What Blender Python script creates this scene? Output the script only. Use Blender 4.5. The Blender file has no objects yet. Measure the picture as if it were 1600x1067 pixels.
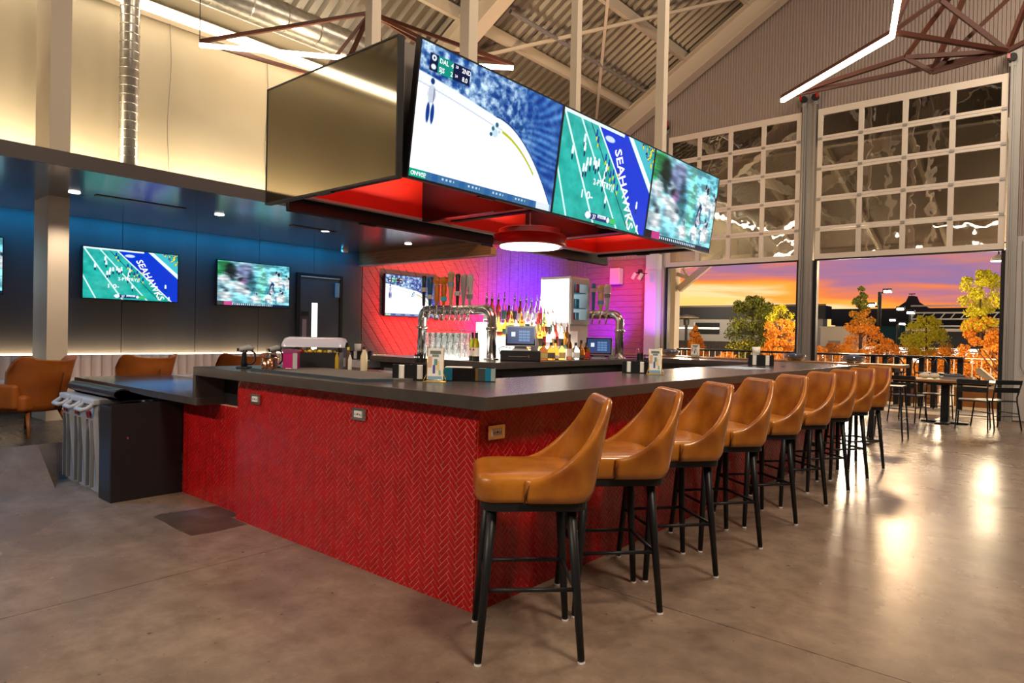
import bpy, math, random
import numpy as np
from mathutils import Vector, Matrix
rnd = random.Random(7)
SC = bpy.context.scene
COL = SC.collection
PI = math.pi

# ------------------------------------------------------------------ camera
H = 1.36
def cam_axes(y, p, r):
    f = Vector((math.sin(y)*math.cos(p), math.cos(y)*math.cos(p), math.sin(p)))
    r0 = Vector((math.cos(y), -math.sin(y), 0)); u0 = r0.cross(f)
    return math.cos(r)*r0+math.sin(r)*u0, -math.sin(r)*r0+math.cos(r)*u0, f
rt, up, fw = cam_axes(-0.702834, -0.010380, 0.021190)
cd = bpy.data.cameras.new('camera'); cam = bpy.data.objects.new('camera', cd); COL.objects.link(cam)
cam.matrix_world = Matrix(((rt.x, up.x, -fw.x, 0), (rt.y, up.y, -fw.y, 0), (rt.z, up.z, -fw.z, H), (0, 0, 0, 1)))
cd.sensor_width = 36; cd.lens = 1034.77/1600*36; cd.clip_start = .05; cd.clip_end = 400
SC.camera = cam
SC.view_settings.view_transform = 'Standard'; SC.view_settings.look = 'None'
SC.view_settings.exposure = 0.0; SC.view_settings.gamma = 1; SC.view_settings.use_curve_mapping = False

# ------------------------------------------------------------------ world: sunset sky
wd = bpy.data.worlds.new('sunset_sky'); SC.world = wd; wd.use_nodes = True
N = wd.node_tree.nodes; L = wd.node_tree.links; N.clear()
def nd(t, **k):
    n = N.new(t)
    for a, b in k.items(): setattr(n, a, b)
    return n
tc = nd('ShaderNodeTexCoord'); sep = nd('ShaderNodeSeparateXYZ'); L.new(tc.outputs['Generated'], sep.inputs[0])
mp = nd('ShaderNodeMapping'); mp.inputs['Scale'].default_value = (3.2, 3.2, 34); L.new(tc.outputs['Generated'], mp.inputs[0])
nz = nd('ShaderNodeTexNoise'); nz.inputs['Scale'].default_value = 1.6; nz.inputs['Detail'].default_value = 6; nz.inputs['Distortion'].default_value = .4
L.new(mp.outputs[0], nz.inputs[0])
m1 = nd('ShaderNodeMath', operation='MULTIPLY_ADD'); m1.inputs[1].default_value = .12; m1.inputs[2].default_value = -.06
L.new(nz.outputs['Fac'], m1.inputs[0])
m2 = nd('ShaderNodeMath', operation='ADD'); L.new(sep.outputs['Z'], m2.inputs[0]); L.new(m1.outputs[0], m2.inputs[1])
# the glow sits towards -X: shift elevation by azimuth
m3 = nd('ShaderNodeMath', operation='MULTIPLY_ADD'); m3.inputs[1].default_value = .16; L.new(sep.outputs['X'], m3.inputs[0]); L.new(m2.outputs[0], m3.inputs[2])
m4 = nd('ShaderNodeMath', operation='ADD'); m4.inputs[1].default_value = .054; L.new(m3.outputs[0], m4.inputs[0])
rp = nd('ShaderNodeValToRGB'); L.new(m4.outputs[0], rp.inputs[0])
cr = rp.color_ramp
stops = [(0.0, (.95, .62, .12)), (.035, (.98, .66, .2)), (.05, (1., .72, .36)), (.066, (1., .40, .05)), (.085, (.86, .22, .06)), (.105, (.42, .17, .26)),
         (.125, (.30, .17, .33)), (.15, (.55, .2, .18)), (.175, (.25, .2, .38)), (.24, (.10, .10, .22)), (.5, (.03, .035, .09)), (1, (.015, .02, .05))]
while len(cr.elements) < len(stops): cr.elements.new(.5)
for e, (p, c) in zip(cr.elements, stops): e.position = p; e.color = (*c, 1)
bg = nd('ShaderNodeBackground'); bg.inputs[1].default_value = 1.15; L.new(rp.outputs[0], bg.inputs[0])
wo = nd('ShaderNodeOutputWorld'); L.new(bg.outputs[0], wo.inputs[0])

# ------------------------------------------------------------------ large lights
def area(name, loc, size, target, power, color, spread=None, ysize=None):
    ld = bpy.data.lights.new(name, 'AREA'); ld.energy = power; ld.color = color
    ld.shape = 'RECTANGLE'; ld.size = size; ld.size_y = ysize or size
    if spread: ld.spread = spread
    o = bpy.data.objects.new(name, ld); COL.objects.link(o); o.location = loc
    d = Vector(target)-Vector(loc); o.rotation_euler = d.to_track_quat('-Z', 'Y').to_euler(); return o
def spot(name, loc, target, power, color, angle=60, blend=.7, rad=.06):
    ld = bpy.data.lights.new(name, 'SPOT'); ld.energy = power; ld.color = color; ld.spot_size = math.radians(angle); ld.spot_blend = blend; ld.shadow_soft_size = rad
    o = bpy.data.objects.new(name, ld); COL.objects.link(o); o.location = loc
    d = Vector(target)-Vector(loc); o.rotation_euler = d.to_track_quat('-Z', 'Y').to_euler(); return o
def point(name, loc, power, color, rad=.1):
    ld = bpy.data.lights.new(name, 'POINT'); ld.energy = power; ld.color = color; ld.shadow_soft_size = rad
    o = bpy.data.objects.new(name, ld); COL.objects.link(o); o.location = loc; return o
WARM = (1, .80, .60); WARM2 = (1, .66, .36); WHITE = (1, .93, .84)
# added fill lights out of view, brightening the hall
area('hall_fill', (3.0, 1.5, 8.2), 1.6, (-1.2, 4, .5), 560, WARM)
for xx in (-7.0, -5.2, -3.4, -1.6): spot('front_fill_spot', (xx, -4.6, 5.4), (xx*.75-.9, 2.3, .55), 500, WARM, 62, 1, .22)  # added front fill behind the camera, brightening the tiled bar face
area('hall_fill', (-1.0, 6.5, 8.8), 1.6, (-1.4, 7, 0), 360, WARM)
area('hall_fill', (1.5, 11.5, 8.6), 1.4, (-1, 14, 4), 190, WARM)
# uplights on the roof
area('roof_uplight', (-6.3, 9.6, 4.6), .6, (-8.0, 11.5, 8), 70, WARM2)
area('roof_uplight', (-7.8, 5.2, 4.4), .5, (-8.6, 7.0, 8), 80, (1, .75, .45))
# cove strip on top of the lounge soffit
area('cove_strip', (-9.62, 1.5, 3.28), 15, (-9.98, 1.5, 3.6), 300, (1, .82, .56), ysize=.06)
area('bench_strip', (-9.90, 1.45, .985), 8.8, (-9.96, 1.45, 1.15), 26, (1, .62, .28), ysize=.03)
# blue wash along the top of the lounge wall
area('blue_wash', (-9.70, 1.0, 2.76), 12.4, (-9.93, 1.0, 2.2), 60, (.0, .42, 1), ysize=.05)
for yy in (.6, 2.36, 3.93, 5.46, 7.0): spot('downlight_beam', (-8.15, yy, 2.74), (-8.9, yy, .3), 70, WARM, 84, .9, .05)
# added fill inside the canopy bays, brightening the red liner
for yy in (3.75, 5.3, 6.9): area('canopy_fill', (-4.35, yy, 2.62), 1.0, (-4.35, yy, 3.4), 26, WHITE)
spot('blue_spot', (-7.6, 4.2, 1.9), (-7.5, 3.9, 2.78), 28, (.03, .3, 1), 75)
spot('blue_spot', (-7.7, 7.0, 1.9), (-7.7, 6.6, 2.78), 16, (.05, .3, 1), 70)
spot('blue_spot', (-7.5, .8, 1.9), (-7.4, 1.5, 2.78), 24, (.02, .35, 1), 75)
spot('blue_sheen_fill', (-7.1, 2.2, 2.74), (-6.15, 2.85, .84), 1100, (.0, .36, 1), 48, 1)  # added blue spot, standing in for reflected blue on the low counter
spot('blue_sheen_fill', (-7.2, .4, 2.74), (-5.9, .5, 0), 260, (.1, .45, 1), 95, 1)  # added blue spot for the bluish sheen on the left floor
# coloured wash on the plank wall behind the bar
spot('red_wash', (-8.5, 8.6, 1.2), (-10, 8.9, 1.9), 600, (1, .02, .02), 105, 1)
spot('red_wash', (-8.4, 10.2, 1.2), (-10, 10.0, 1.8), 330, (1, .01, .04), 95, 1)
spot('violet_wash', (-8.3, 11.2, 1.2), (-10, 11.0, 1.9), 230, (.7, 0, 1), 75, 1)
spot('violet_wash', (-8.3, 12.5, 1.2), (-10, 12.4, 2.0), 1900, (.07, .0, 1), 90, 1)
spot('violet_wash', (-8.7, 13.6, 1.1), (-9.4, 14.8, 1.9), 330, (.2, .0, 1), 85, 1)
spot('magenta_wash', (-8.6, 13.3, 2.9), (-8.8, 14.8, 2.3), 150, (1, .01, .10), 105, 1)
spot('violet_wash', (-7.2, 13.4, 1.3), (-7.8, 14.8, 2.2), 200, (.40, .10, 1), 60, 1)
# patio floods
point('patio_flood', (-9.5, 19.5, 2.4), 500, (1, .78, .5), .3)
point('patio_flood', (-5.0, 21.5, 2.2), 650, (1, .78, .5), .3)
point('patio_flood', (-1.2, 20.5, 2.4), 560, (1, .78, .5), .6)
point('street_fill', (-19, 41, 4.0), 900, (1, .85, .65), .3)  # added point light, brightening the long building's facade
point('street_fill', (-4.5, 34, 3.0), 700, (1, .78, .5), .3)
area('patio_canopy_light', (-3.0, 17.5, 3.2), .5, (-3.0, 16.8, 0), 160, WARM2)
area('patio_canopy_up', (-4.5, 16.5, 3.1), 1.5, (-4.5, 17, 6), 30, (1, .72, .4))

# ------------------------------------------------------------------ materials
MATS = {}
def mat(name, col, rough=.5, metal=0, emit=None, es=1, noise=None, bump=None, trans=0, coat=0, ior=1.45, spec=.5, alpha=1):
    if name in MATS: return MATS[name]
    m = bpy.data.materials.new(name); m.use_nodes = True; MATS[name] = m
    nt = m.node_tree; b = nt.nodes['Principled BSDF']
    b.inputs['Base Color'].default_value = (*col, 1); b.inputs['Roughness'].default_value = rough; b.inputs['Metallic'].default_value = metal
    b.inputs['IOR'].default_value = ior; b.inputs['Transmission Weight'].default_value = trans; b.inputs['Coat Weight'].default_value = coat
    b.inputs['Coat Roughness'].default_value = .12; b.inputs['Specular IOR Level'].default_value = spec; b.inputs['Alpha'].default_value = alpha
    if emit: b.inputs['Emission Color'].default_value = (*emit, 1); b.inputs['Emission Strength'].default_value = es
    if noise:   # (scale, colour2, stretch, detail, lo, hi, rough_delta)
        sc, c2, st, det, lo, hi, rd = noise
        tcn = nt.nodes.new('ShaderNodeTexCoord'); mpn = nt.nodes.new('ShaderNodeMapping'); mpn.inputs['Scale'].default_value = st
        nn = nt.nodes.new('ShaderNodeTexNoise'); nn.inputs['Scale'].default_value = sc; nn.inputs['Detail'].default_value = det
        r = nt.nodes.new('ShaderNodeValToRGB'); r.color_ramp.elements[0].position = lo; r.color_ramp.elements[1].position = hi
        r.color_ramp.elements[0].color = (*col, 1); r.color_ramp.elements[1].color = (*c2, 1)
        nt.links.new(tcn.outputs['Object'], mpn.inputs[0]); nt.links.new(mpn.outputs[0], nn.inputs[0]); nt.links.new(nn.outputs['Fac'], r.inputs[0]); nt.links.new(r.outputs[0], b.inputs['Base Color'])
        if rd:
            q = nt.nodes.new('ShaderNodeMath'); q.operation = 'MULTIPLY_ADD'; q.inputs[1].default_value = rd; q.inputs[2].default_value = rough-rd*.5
            nt.links.new(nn.outputs['Fac'], q.inputs[0]); nt.links.new(q.outputs[0], b.inputs['Roughness'])
    if bump:    # (scale, strength, stretch)
        tcn = nt.nodes.new('ShaderNodeTexCoord'); mpn = nt.nodes.new('ShaderNodeMapping'); mpn.inputs['Scale'].default_value = bump[2]
        nn = nt.nodes.new('ShaderNodeTexNoise'); nn.inputs['Scale'].default_value = bump[0]; nn.inputs['Detail'].default_value = 3
        bn = nt.nodes.new('ShaderNodeBump'); bn.inputs['Strength'].default_value = bump[1]; bn.inputs['Distance'].default_value = .02
        nt.links.new(tcn.outputs['Object'], mpn.inputs[0]); nt.links.new(mpn.outputs[0], nn.inputs[0]); nt.links.new(nn.outputs['Fac'], bn.inputs['Height']); nt.links.new(bn.outputs[0], b.inputs['Normal'])
    return m
O3 = (1, 1, 1)
def floor_mat():
    m = mat('polished_concrete', (.27, .205, .155), .27, noise=(1.3, (.155, .115, .09), O3, 9, .3, .72, .16)); nt = m.node_tree; b = nt.nodes['Principled BSDF']
    src = b.inputs['Base Color'].links[0].from_socket; tcn = nt.nodes.new('ShaderNodeTexCoord'); n2 = nt.nodes.new('ShaderNodeTexNoise'); n2.inputs['Scale'].default_value = 6; n2.inputs['Detail'].default_value = 8; n2.inputs['Roughness'].default_value = .7
    r = nt.nodes.new('ShaderNodeValToRGB'); r.color_ramp.elements[0].position = .32; r.color_ramp.elements[1].position = .62; r.color_ramp.elements[0].color = (.62, .58, .56, 1); r.color_ramp.elements[1].color = (1.12, 1.1, 1.08, 1)
    n3 = nt.nodes.new('ShaderNodeTexNoise'); n3.inputs['Scale'].default_value = 26; n3.inputs['Detail'].default_value = 2; r3 = nt.nodes.new('ShaderNodeValToRGB'); r3.color_ramp.elements[0].position = .24; r3.color_ramp.elements[1].position = .30; r3.color_ramp.elements[0].color = (.45, .42, .4, 1)
    mx = nt.nodes.new('ShaderNodeMix'); mx.data_type = 'RGBA'; mx.blend_type = 'MULTIPLY'; mx.inputs[0].default_value = .8; m3 = nt.nodes.new('ShaderNodeMix'); m3.data_type = 'RGBA'; m3.blend_type = 'MULTIPLY'; m3.inputs[0].default_value = 1
    L_ = nt.links.new; L_(tcn.outputs['Object'], n2.inputs[0]); L_(tcn.outputs['Object'], n3.inputs[0]); L_(n2.outputs['Fac'], r.inputs[0]); L_(n3.outputs['Fac'], r3.inputs[0]); L_(src, mx.inputs[6]); L_(r.outputs[0], mx.inputs[7]); L_(mx.outputs[2], m3.inputs[6]); L_(r3.outputs[0], m3.inputs[7]); L_(m3.outputs[2], b.inputs['Base Color']); return m
M_conc = floor_mat()
M_conc2 = mat('stained_concrete', (.10, .075, .055), .35, noise=(6, (.05, .035, .025), O3, 6, .3, .7, .1))
M_joint = mat('joint_filler', (.045, .035, .028), .7)
M_darkwood = mat('dark_wood_floor', (.035, .027, .022), .28, noise=(3, (.06, .045, .035), (1, 12, 1), 4, .3, .7, .1))
M_tile = mat('red_glazed_tile', (.47, .004, .007), .24, noise=(9, (.36, .003, .006), O3, 2, .35, .65, 0), coat=.15)
M_grout = mat('pink_grout', (.68, .32, .25), .75)
M_ctop = mat('grey_composite_top', (.07, .062, .058), .27, noise=(9, (.058, .051, .048), O3, 3, .3, .7, 0), spec=.6)
M_black = mat('matte_black', (.012, .012, .014), .45)
M_black2 = mat('black_powder_coat', (.012, .014, .017), .4, spec=.35)
M_blackgl = mat('black_gloss', (.006, .006, .008), .06, coat=.5)
M_leather = mat('tan_leather', (.50, .185, .018), .33, noise=(7, (.27, .075, .008), O3, 8, .33, .72, .12), bump=(90, .05, O3), coat=.4)
M_leather2 = mat('cognac_leather', (.42, .125, .018), .40, noise=(4, (.28, .07, .012), O3, 6, .35, .7, .1))
M_seam = mat('seam_thread', (.10, .03, .008), .8)
M_alu = mat('cream_aluminium', (.76, .69, .60), .38, metal=.15)
M_steel = mat('galvanised_steel', (.52, .50, .46), .33, metal=.9, noise=(12, (.36, .35, .33), O3, 4, .4, .7, .2))
M_gal = mat('galvanised_grey', (.36, .35, .34), .45, metal=.6)
M_cream = mat('cream_paint', (.60, .52, .42), .5)
M_beige = mat('beige_wall_liner', (.46, .40, .29), .62, noise=(.6, (.40, .34, .235), O3, 4, .4, .7, 0), bump=(1.5, .25, O3))
M_corr = mat('taupe_ribbed_metal', (.35, .29, .265), .5, metal=.1)
M_deck = mat('roof_deck_metal', (.24, .21, .17), .4, metal=.4)
M_panel = mat('charcoal_panel', (.085, .09, .10), .5, noise=(2, (.065, .07, .08), (1, 1, .15), 5, .35, .7, .1))
M_soffit = mat('soffit_ceiling_dark', (.085, .075, .072), .22, noise=(2, (.065, .058, .055), O3, 4, .4, .6, .05), coat=.3)
M_fascia = mat('fascia_dark', (.075, .06, .06), .45)
M_plank = mat('red_stained_plank', (.40, .20, .22), .6, noise=(5, (.24, .11, .12), (1, 1, 14), 6, .3, .7, .1))
M_beamwood = mat('stained_oak_beam', (.42, .17, .055), .5, noise=(4, (.26, .10, .03), (1, 12, 12), 5, .3, .7, .1))
M_oak = mat('oak_table_top', (.36, .16, .05), .38, noise=(4, (.24, .10, .03), (1, 14, 1), 5, .3, .7, .1))
M_rust = mat('rust_painted_steel', (.075, .02, .010), .5)
M_red = mat('red_painted_panel', (.70, .022, .008), .42)
M_redgl = mat('red_lacquer', (.55, .012, .012), .22, coat=.5)
M_grey = mat('warm_grey_panel', (.20, .175, .16), .45)
M_bin = mat('grey_plastic_bin', (.30, .31, .33), .42)
M_bin2 = mat('grey_plastic_rim', (.42, .44, .47), .42)
M_rubber = mat('black_rubber', (.02, .02, .022), .3)
M_mat = mat('bar_mat_grey', (.13, .115, .105), .8, bump=(160, .6, O3))
M_chrome = mat('polished_steel', (.78, .76, .72), .22, metal=1)
M_brass = mat('brass_wire', (.72, .50, .14), .28, metal=1)
M_copper = mat('copper', (.80, .42, .25), .2, metal=1)
M_white = mat('white_paint', (.78, .77, .76), .5)
M_paper = mat('white_paper', (.85, .84, .80), .8)
M_bench = mat('blush_bench_leather', (.56, .44, .37), .5)
def thin_glass():
    m = bpy.data.materials.new('clear_glass'); m.use_nodes = True; nt = m.node_tree; nt.nodes.clear(); o = nt.nodes.new('ShaderNodeOutputMaterial'); mx = nt.nodes.new('ShaderNodeMixShader'); g = nt.nodes.new('ShaderNodeBsdfGlossy'); t = nt.nodes.new('ShaderNodeBsdfTransparent'); lw = nt.nodes.new('ShaderNodeLayerWeight')
    g.inputs['Roughness'].default_value = .05; t.inputs['Color'].default_value = (.93, .95, .95, 1); lw.inputs[0].default_value = .35
    nt.links.new(lw.outputs['Facing'], mx.inputs[0]); nt.links.new(t.outputs[0], mx.inputs[1]); nt.links.new(g.outputs[0], mx.inputs[2]); nt.links.new(mx.outputs[0], o.inputs[0]); return m
M_glassc = thin_glass()
M_lit = mat('lit_acrylic_shelf', (1, 1, 1), .4, emit=(1, .93, .82), es=2.2)
M_led = mat('warm_led_line', (1, 1, 1), .4, emit=(1, .86, .66), es=11)
M_led2 = mat('bench_led', (1, 1, 1), .4, emit=(1, .72, .42), es=14)
M_disc = mat('lamp_diffuser', (1, 1, 1), .4, emit=(1, .90, .74), es=7)
M_down = mat('downlight_disc', (1, 1, 1), .4, emit=(1, .90, .75), es=6)
M_ext = mat('patio_concrete', (.42, .36, .30), .6, noise=(2, (.32, .27, .22), O3, 6, .35, .7, 0))
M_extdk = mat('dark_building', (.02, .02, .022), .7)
M_extgr = mat('grey_building', (.30, .28, .25), .7)
M_teal = mat('teal_wall', (.03, .16, .13), .6)
M_canopy = mat('patio_roof_brown', (.20, .145, .10), .6, noise=(3, (.14, .10, .07), (1, 8, 8), 5, .3, .7, 0))
M_bark = mat('bark', (.06, .035, .02), .9)
M_leafo = mat('orange_needles', (.80, .28, .02), .7)
M_leafy = mat('yellow_green_needles', (.62, .55, .02), .7)
M_leafg = mat('olive_green_leaves', (.16, .18, .02), .7)
M_lampx = mat('lamp_glow', (1, 1, 1), .4, emit=(1, .93, .78), es=14)
M_winx = mat('lit_shopfront', (1, 1, 1), .4, emit=(1, .80, .5), es=1.6)
M_doorlit = mat('lit_door_glass', (1, 1, 1), .3, emit=(1, .96, .90), es=1.5)
M_heat = mat('heater_metal', (.42, .34, .24), .4, metal=.6)
def pane_mat():
    m = bpy.data.materials.new('wavy_door_glass'); m.use_nodes = True; nt = m.node_tree; nt.nodes.clear()
    o = nt.nodes.new('ShaderNodeOutputMaterial'); mx = nt.nodes.new('ShaderNodeMixShader'); g = nt.nodes.new('ShaderNodeBsdfGlossy'); t = nt.nodes.new('ShaderNodeBsdfTransparent')
    g.inputs['Roughness'].default_value = .02; g.inputs['Color'].default_value = (.9, .9, .9, 1); t.inputs['Color'].default_value = (.55, .53, .48, 1); mx.inputs[0].default_value = .34
    tcn = nt.nodes.new('ShaderNodeTexCoord'); nn = nt.nodes.new('ShaderNodeTexNoise'); nn.inputs['Scale'].default_value = 2.2; nn.inputs['Detail'].default_value = 2
    bn = nt.nodes.new('ShaderNodeBump'); bn.inputs['Strength'].default_value = .07; bn.inputs['Distance'].default_value = .06
    nt.links.new(tcn.outputs['Object'], nn.inputs[0]); nt.links.new(nn.outputs['Fac'], bn.inputs['Height']); nt.links.new(bn.outputs[0], g.inputs['Normal'])
    nt.links.new(t.outputs[0], mx.inputs[1]); nt.links.new(g.outputs[0], mx.inputs[2]); nt.links.new(mx.outputs[0], o.inputs[0]); return m
M_pane = pane_mat()
def vc_mat(name, strength):
    m = bpy.data.materials.new(name); m.use_nodes = True; nt = m.node_tree; b = nt.nodes['Principled BSDF']
    b.inputs['Base Color'].default_value = (.01, .01, .01, 1); b.inputs['Roughness'].default_value = .12
    a = nt.nodes.new('ShaderNodeVertexColor'); a.layer_name = 'picture'
    nt.links.new(a.outputs[0], b.inputs['Emission Color']); b.inputs['Emission Strength'].default_value = strength; return m
M_screen = vc_mat('screen_picture', 1.15)
M_txt = mat('screen_text_white', (0, 0, 0), .3, emit=(1, 1, 1), es=1.15)

# ------------------------------------------------------------------ mesh helpers
class MB:
    def __init__(s): s.v = []; s.f = []
    def add(s, vs, fs):
        o = len(s.v); s.v += [tuple(p) for p in vs]; s.f += [tuple(i+o for i in f) for f in fs]; return s
    def box(s, x0, x1, y0, y1, z0, z1):
        return s.add([(x0, y0, z0), (x1, y0, z0), (x1, y1, z0), (x0, y1, z0), (x0, y0, z1), (x1, y0, z1), (x1, y1, z1), (x0, y1, z1)],
                     [(3, 2, 1, 0), (4, 5, 6, 7), (0, 1, 5, 4), (1, 2, 6, 5), (2, 3, 7, 6), (3, 0, 4, 7)])
    def beam(s, p, q, w, h, upv=(0, 0, 1)):
        p = Vector(p); q = Vector(q); d = (q-p).normalized(); u = Vector(upv)
        if abs(d.dot(u)) > .99: u = Vector((0, 1, 0))
        a = d.cross(u).normalized()*w/2; b = a.cross(d).normalized()*h/2
        return s.add([p-a-b, p+a-b, p+a+b, p-a+b, q-a-b, q+a-b, q+a+b, q-a+b], [(0, 1, 2, 3), (7, 6, 5, 4), (0, 4, 5, 1), (1, 5, 6, 2), (2, 6, 7, 3), (3, 7, 4, 0)])
    def tube(s, path, r, n=10, cap=True):
        P = [Vector(p) for p in path]; R = r if isinstance(r, (list, tuple)) else [r]*len(P); o = len(s.v); pa = None
        for i, p in enumerate(P):
            d = (P[min(i+1, len(P)-1)]-P[max(i-1, 0)]).normalized()
            if pa is None: pa = d.cross(Vector((0, 0, 1)) if abs(d.z) < .9 else Vector((0, 1, 0))).normalized()
            else: pa = (pa-d*pa.dot(d)).normalized()
            b = d.cross(pa)
            for k in range(n):
                t = 2*PI*k/n; s.v.append(tuple(p+R[i]*(pa*math.cos(t)+b*math.sin(t))))
        for i in range(len(P)-1):
            for k in range(n):
                k2 = (k+1) % n; s.f.append((o+i*n+k, o+i*n+k2, o+(i+1)*n+k2, o+(i+1)*n+k))
        if cap: s.f.append(tuple(o+n-1-k for k in range(n))); s.f.append(tuple(o+(len(P)-1)*n+k for k in range(n)))
        return s
    def lathe(s, prof, c=(0, 0, 0), n=20, sx=1, sy=1):
        o = len(s.v)
        for r, z in prof:
            for k in range(n):
                t = 2*PI*k/n; s.v.append((c[0]+r*sx*math.cos(t), c[1]+r*sy*math.sin(t), c[2]+z))
        for i in range(len(prof)-1):
            for k in range(n):
                k2 = (k+1) % n; s.f.append((o+i*n+k, o+i*n+k2, o+(i+1)*n+k2, o+(i+1)*n+k))
        s.f.append(tuple(o+n-1-k for k in range(n))); s.f.append(tuple(o+(len(prof)-1)*n+k for k in range(n))); return s
    def prism(s, pts, fn, d0, d1):
        n = len(pts); vs = [fn(a, b, d0) for a, b in pts]+[fn(a, b, d1) for a, b in pts]
        return s.add(vs, [tuple(range(n-1, -1, -1)), tuple(range(n, 2*n))]+[(i, (i+1) % n, n+(i+1) % n, n+i) for i in range(n)])
    def loft(s, loops, closed=True, caps=True):
        o = len(s.v); n = len(loops[0])
        for l in loops: s.v += [tuple(p) for p in l]
        for i in range(len(loops)-1):
            for k in range(n if closed else n-1):
                k2 = (k+1) % n; s.f.append((o+i*n+k, o+i*n+k2, o+(i+1)*n+k2, o+(i+1)*n+k))
        if caps and closed: s.f.append(tuple(o+n-1-k for k in range(n))); s.f.append(tuple(o+(len(loops)-1)*n+k for k in range(n)))
        return s
    def mesh(s, name, m, smooth=False):
        me = bpy.data.meshes.new(name); me.from_pydata(s.v, [], s.f); me.materials.append(m)
        if smooth: me.polygons.foreach_set('use_smooth', [True]*len(me.polygons))
        me.update(); return me
def new(name, me, parent=None, world=True, loc=None, rotz=0):
    o = bpy.data.objects.new(name, me); COL.objects.link(o)
    if loc is not None: o.location = loc; o.rotation_euler = (0, 0, rotz)
    if parent is not None:
        o.parent = parent
        if world and loc is None:
            pw = parent.location.copy(); q = parent.parent
            while q is not None: pw = pw+q.location; q = q.parent
            o.location = -pw
    return o
def bev(o, w, seg=2, smooth=True):
    b = o.modifiers.new('bevel', 'BEVEL'); b.width = w; b.segments = seg; b.limit_method = 'ANGLE'; b.angle_limit = math.radians(40)
    if smooth:
        o.data.polygons.foreach_set('use_smooth', [True]*len(o.data.polygons))
        wn = o.modifiers.new('normals', 'WEIGHTED_NORMAL'); wn.keep_sharp = False
    return o
def P(parent, name, mb, m, smooth=False, world=True, bevel=0):
    o = new(name, mb.mesh(name, m, smooth), parent, world)
    if bevel: bev(o, bevel)
    return o
def tag(o, label, cat, group=None, kind=None):
    o['label'] = label
    if cat: o['category'] = cat
    if group: o['group'] = group
    if kind: o['kind'] = kind
    return o
def T(name, label, cat, loc=(0, 0, 0), rotz=0, group=None, kind=None):
    o = bpy.data.objects.new(name, None); COL.objects.link(o); o.location = loc; o.rotation_euler = (0, 0, rotz); o.empty_display_size = .1
    return tag(o, label, cat, group, kind)
def S(name, mb, m, label, parent=None, smooth=False):
    o = new(name, mb.mesh(name, m, smooth), parent)
    if parent is None: o['kind'] = 'structure'; o['label'] = label
    return o
def one(name, mb, m, label, cat, group=None, smooth=False, bevel=0, kind=None):
    o = new(name, mb.mesh(name, m, smooth)); tag(o, label, cat, group, kind)
    if bevel: bev(o, bevel)
    return o
def copy_tree(o, parent=None):
    c = o.copy(); COL.objects.link(c)
    if parent is not None: c.parent = parent
    for ch in list(o.children):
        copy_tree(ch, c)
    return c
def place(o, loc, rotz, label, group=None):
    o.location = loc; o.rotation_euler = (0, 0, rotz); o['label'] = label
    if group: o['group'] = group
    return o
ORD = ['first', 'second', 'third', 'fourth', 'fifth', 'sixth', 'seventh', 'eighth', 'ninth', 'tenth', 'eleventh', 'twelfth', 'thirteenth', 'fourteenth', 'fifteenth', 'sixteenth']
def text(parent, s, size, m, fn, name='lettering', align='LEFT', bold=0):
    """flat lettering; fn maps (x, y) of the text plane to a world point"""
    c = bpy.data.curves.new('t', 'FONT'); c.body = s; c.size = size; c.align_x = align; c.resolution_u = 2; c.offset = size*bold
    o = bpy.data.objects.new('t', c); COL.objects.link(o)
    me = bpy.data.meshes.new_from_object(o); bpy.data.objects.remove(o); bpy.data.curves.remove(c)
    for v in me.vertices: v.co = fn(v.co.x, v.co.y)
    me.materials.clear(); me.materials.append(m); me.name = name
    return new(name, me, parent)

# ------------------------------------------------------------------ the hall: floor, walls, roof
def clip(poly, x0, x1, y0, y1):
    def cut(p, ins, itx):
        out = []
        for i in range(len(p)):
            a, b = p[i-1], p[i]
            if ins(b):
                if not ins(a): out.append(itx(a, b))
                out.append(b)
            elif ins(a): out.append(itx(a, b))
        return out
    def lx(v): return lambda a, b: (v, a[1]+(b[1]-a[1])*(v-a[0])/(b[0]-a[0]))
    def ly(v): return lambda a, b: (a[0]+(b[0]-a[0])*(v-a[1])/(b[1]-a[1]), v)
    for ins, it in ((lambda q: q[0] >= x0, lx(x0)), (lambda q: q[0] <= x1, lx(x1)), (lambda q: q[1] >= y0, ly(y0)), (lambda q: q[1] <= y1, ly(y1))):
        if len(poly) < 3: return []
        poly = cut(poly, ins, it)
    return poly
def area2(p): return abs(sum(p[i-1][0]*p[i][1]-p[i][0]*p[i-1][1] for i in range(len(p))))/2
YB = 14.82; XL = -10.0; ROOF0 = 6.95; RS = .58
def roofz(x): return ROOF0+RS*((x if x < 0 else -x)+9.083)
fl = S('floor', MB().box(-10, 10, -6, YB, -.3, -.006), M_joint, 'polished concrete floor with saw-cut joints')
for xa, xb in ((-10, -3.742), (-3.736, .6), (.606, 10)):
    for ya, yb in ((-6, 3.060), (3.066, YB)):
        if xa == -10 and ya > 0: ya = 3.0
        P(fl, 'slab', MB().box(xa, xb, -6 if ya < 0 else ya, 3.0 if (xa == -10 and ya < 0) else yb, -.1, 0), M_conc)
P(fl, 'floor_patch', MB().prism([(-5.03, 2.02), (-4.99, 1.96), (-4.8, 1.965), (-4.6, 1.95), (-4.37, 1.955), (-4.345, 2.1), (-4.36, 2.33), (-4.6, 2.34), (-4.62, 2.42), (-4.97, 2.42)], lambda a, b, d: (a, b, d), -.01, .002), M_conc2)
lp = S('floor_platform', MB().box(-10, -6.96, -6, 7.48, 0, .292), M_conc, 'raised lounge platform with concrete edge')
P(lp, 'light_catch_wedge', MB().prism([(-6.96, 0), (-6.46, 0), (-6.96, .3)], lambda a, b, d: (a, d, b), -6, 1.76), M_conc)  # added wedge over the riser, sloped to catch light like the floor
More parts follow.
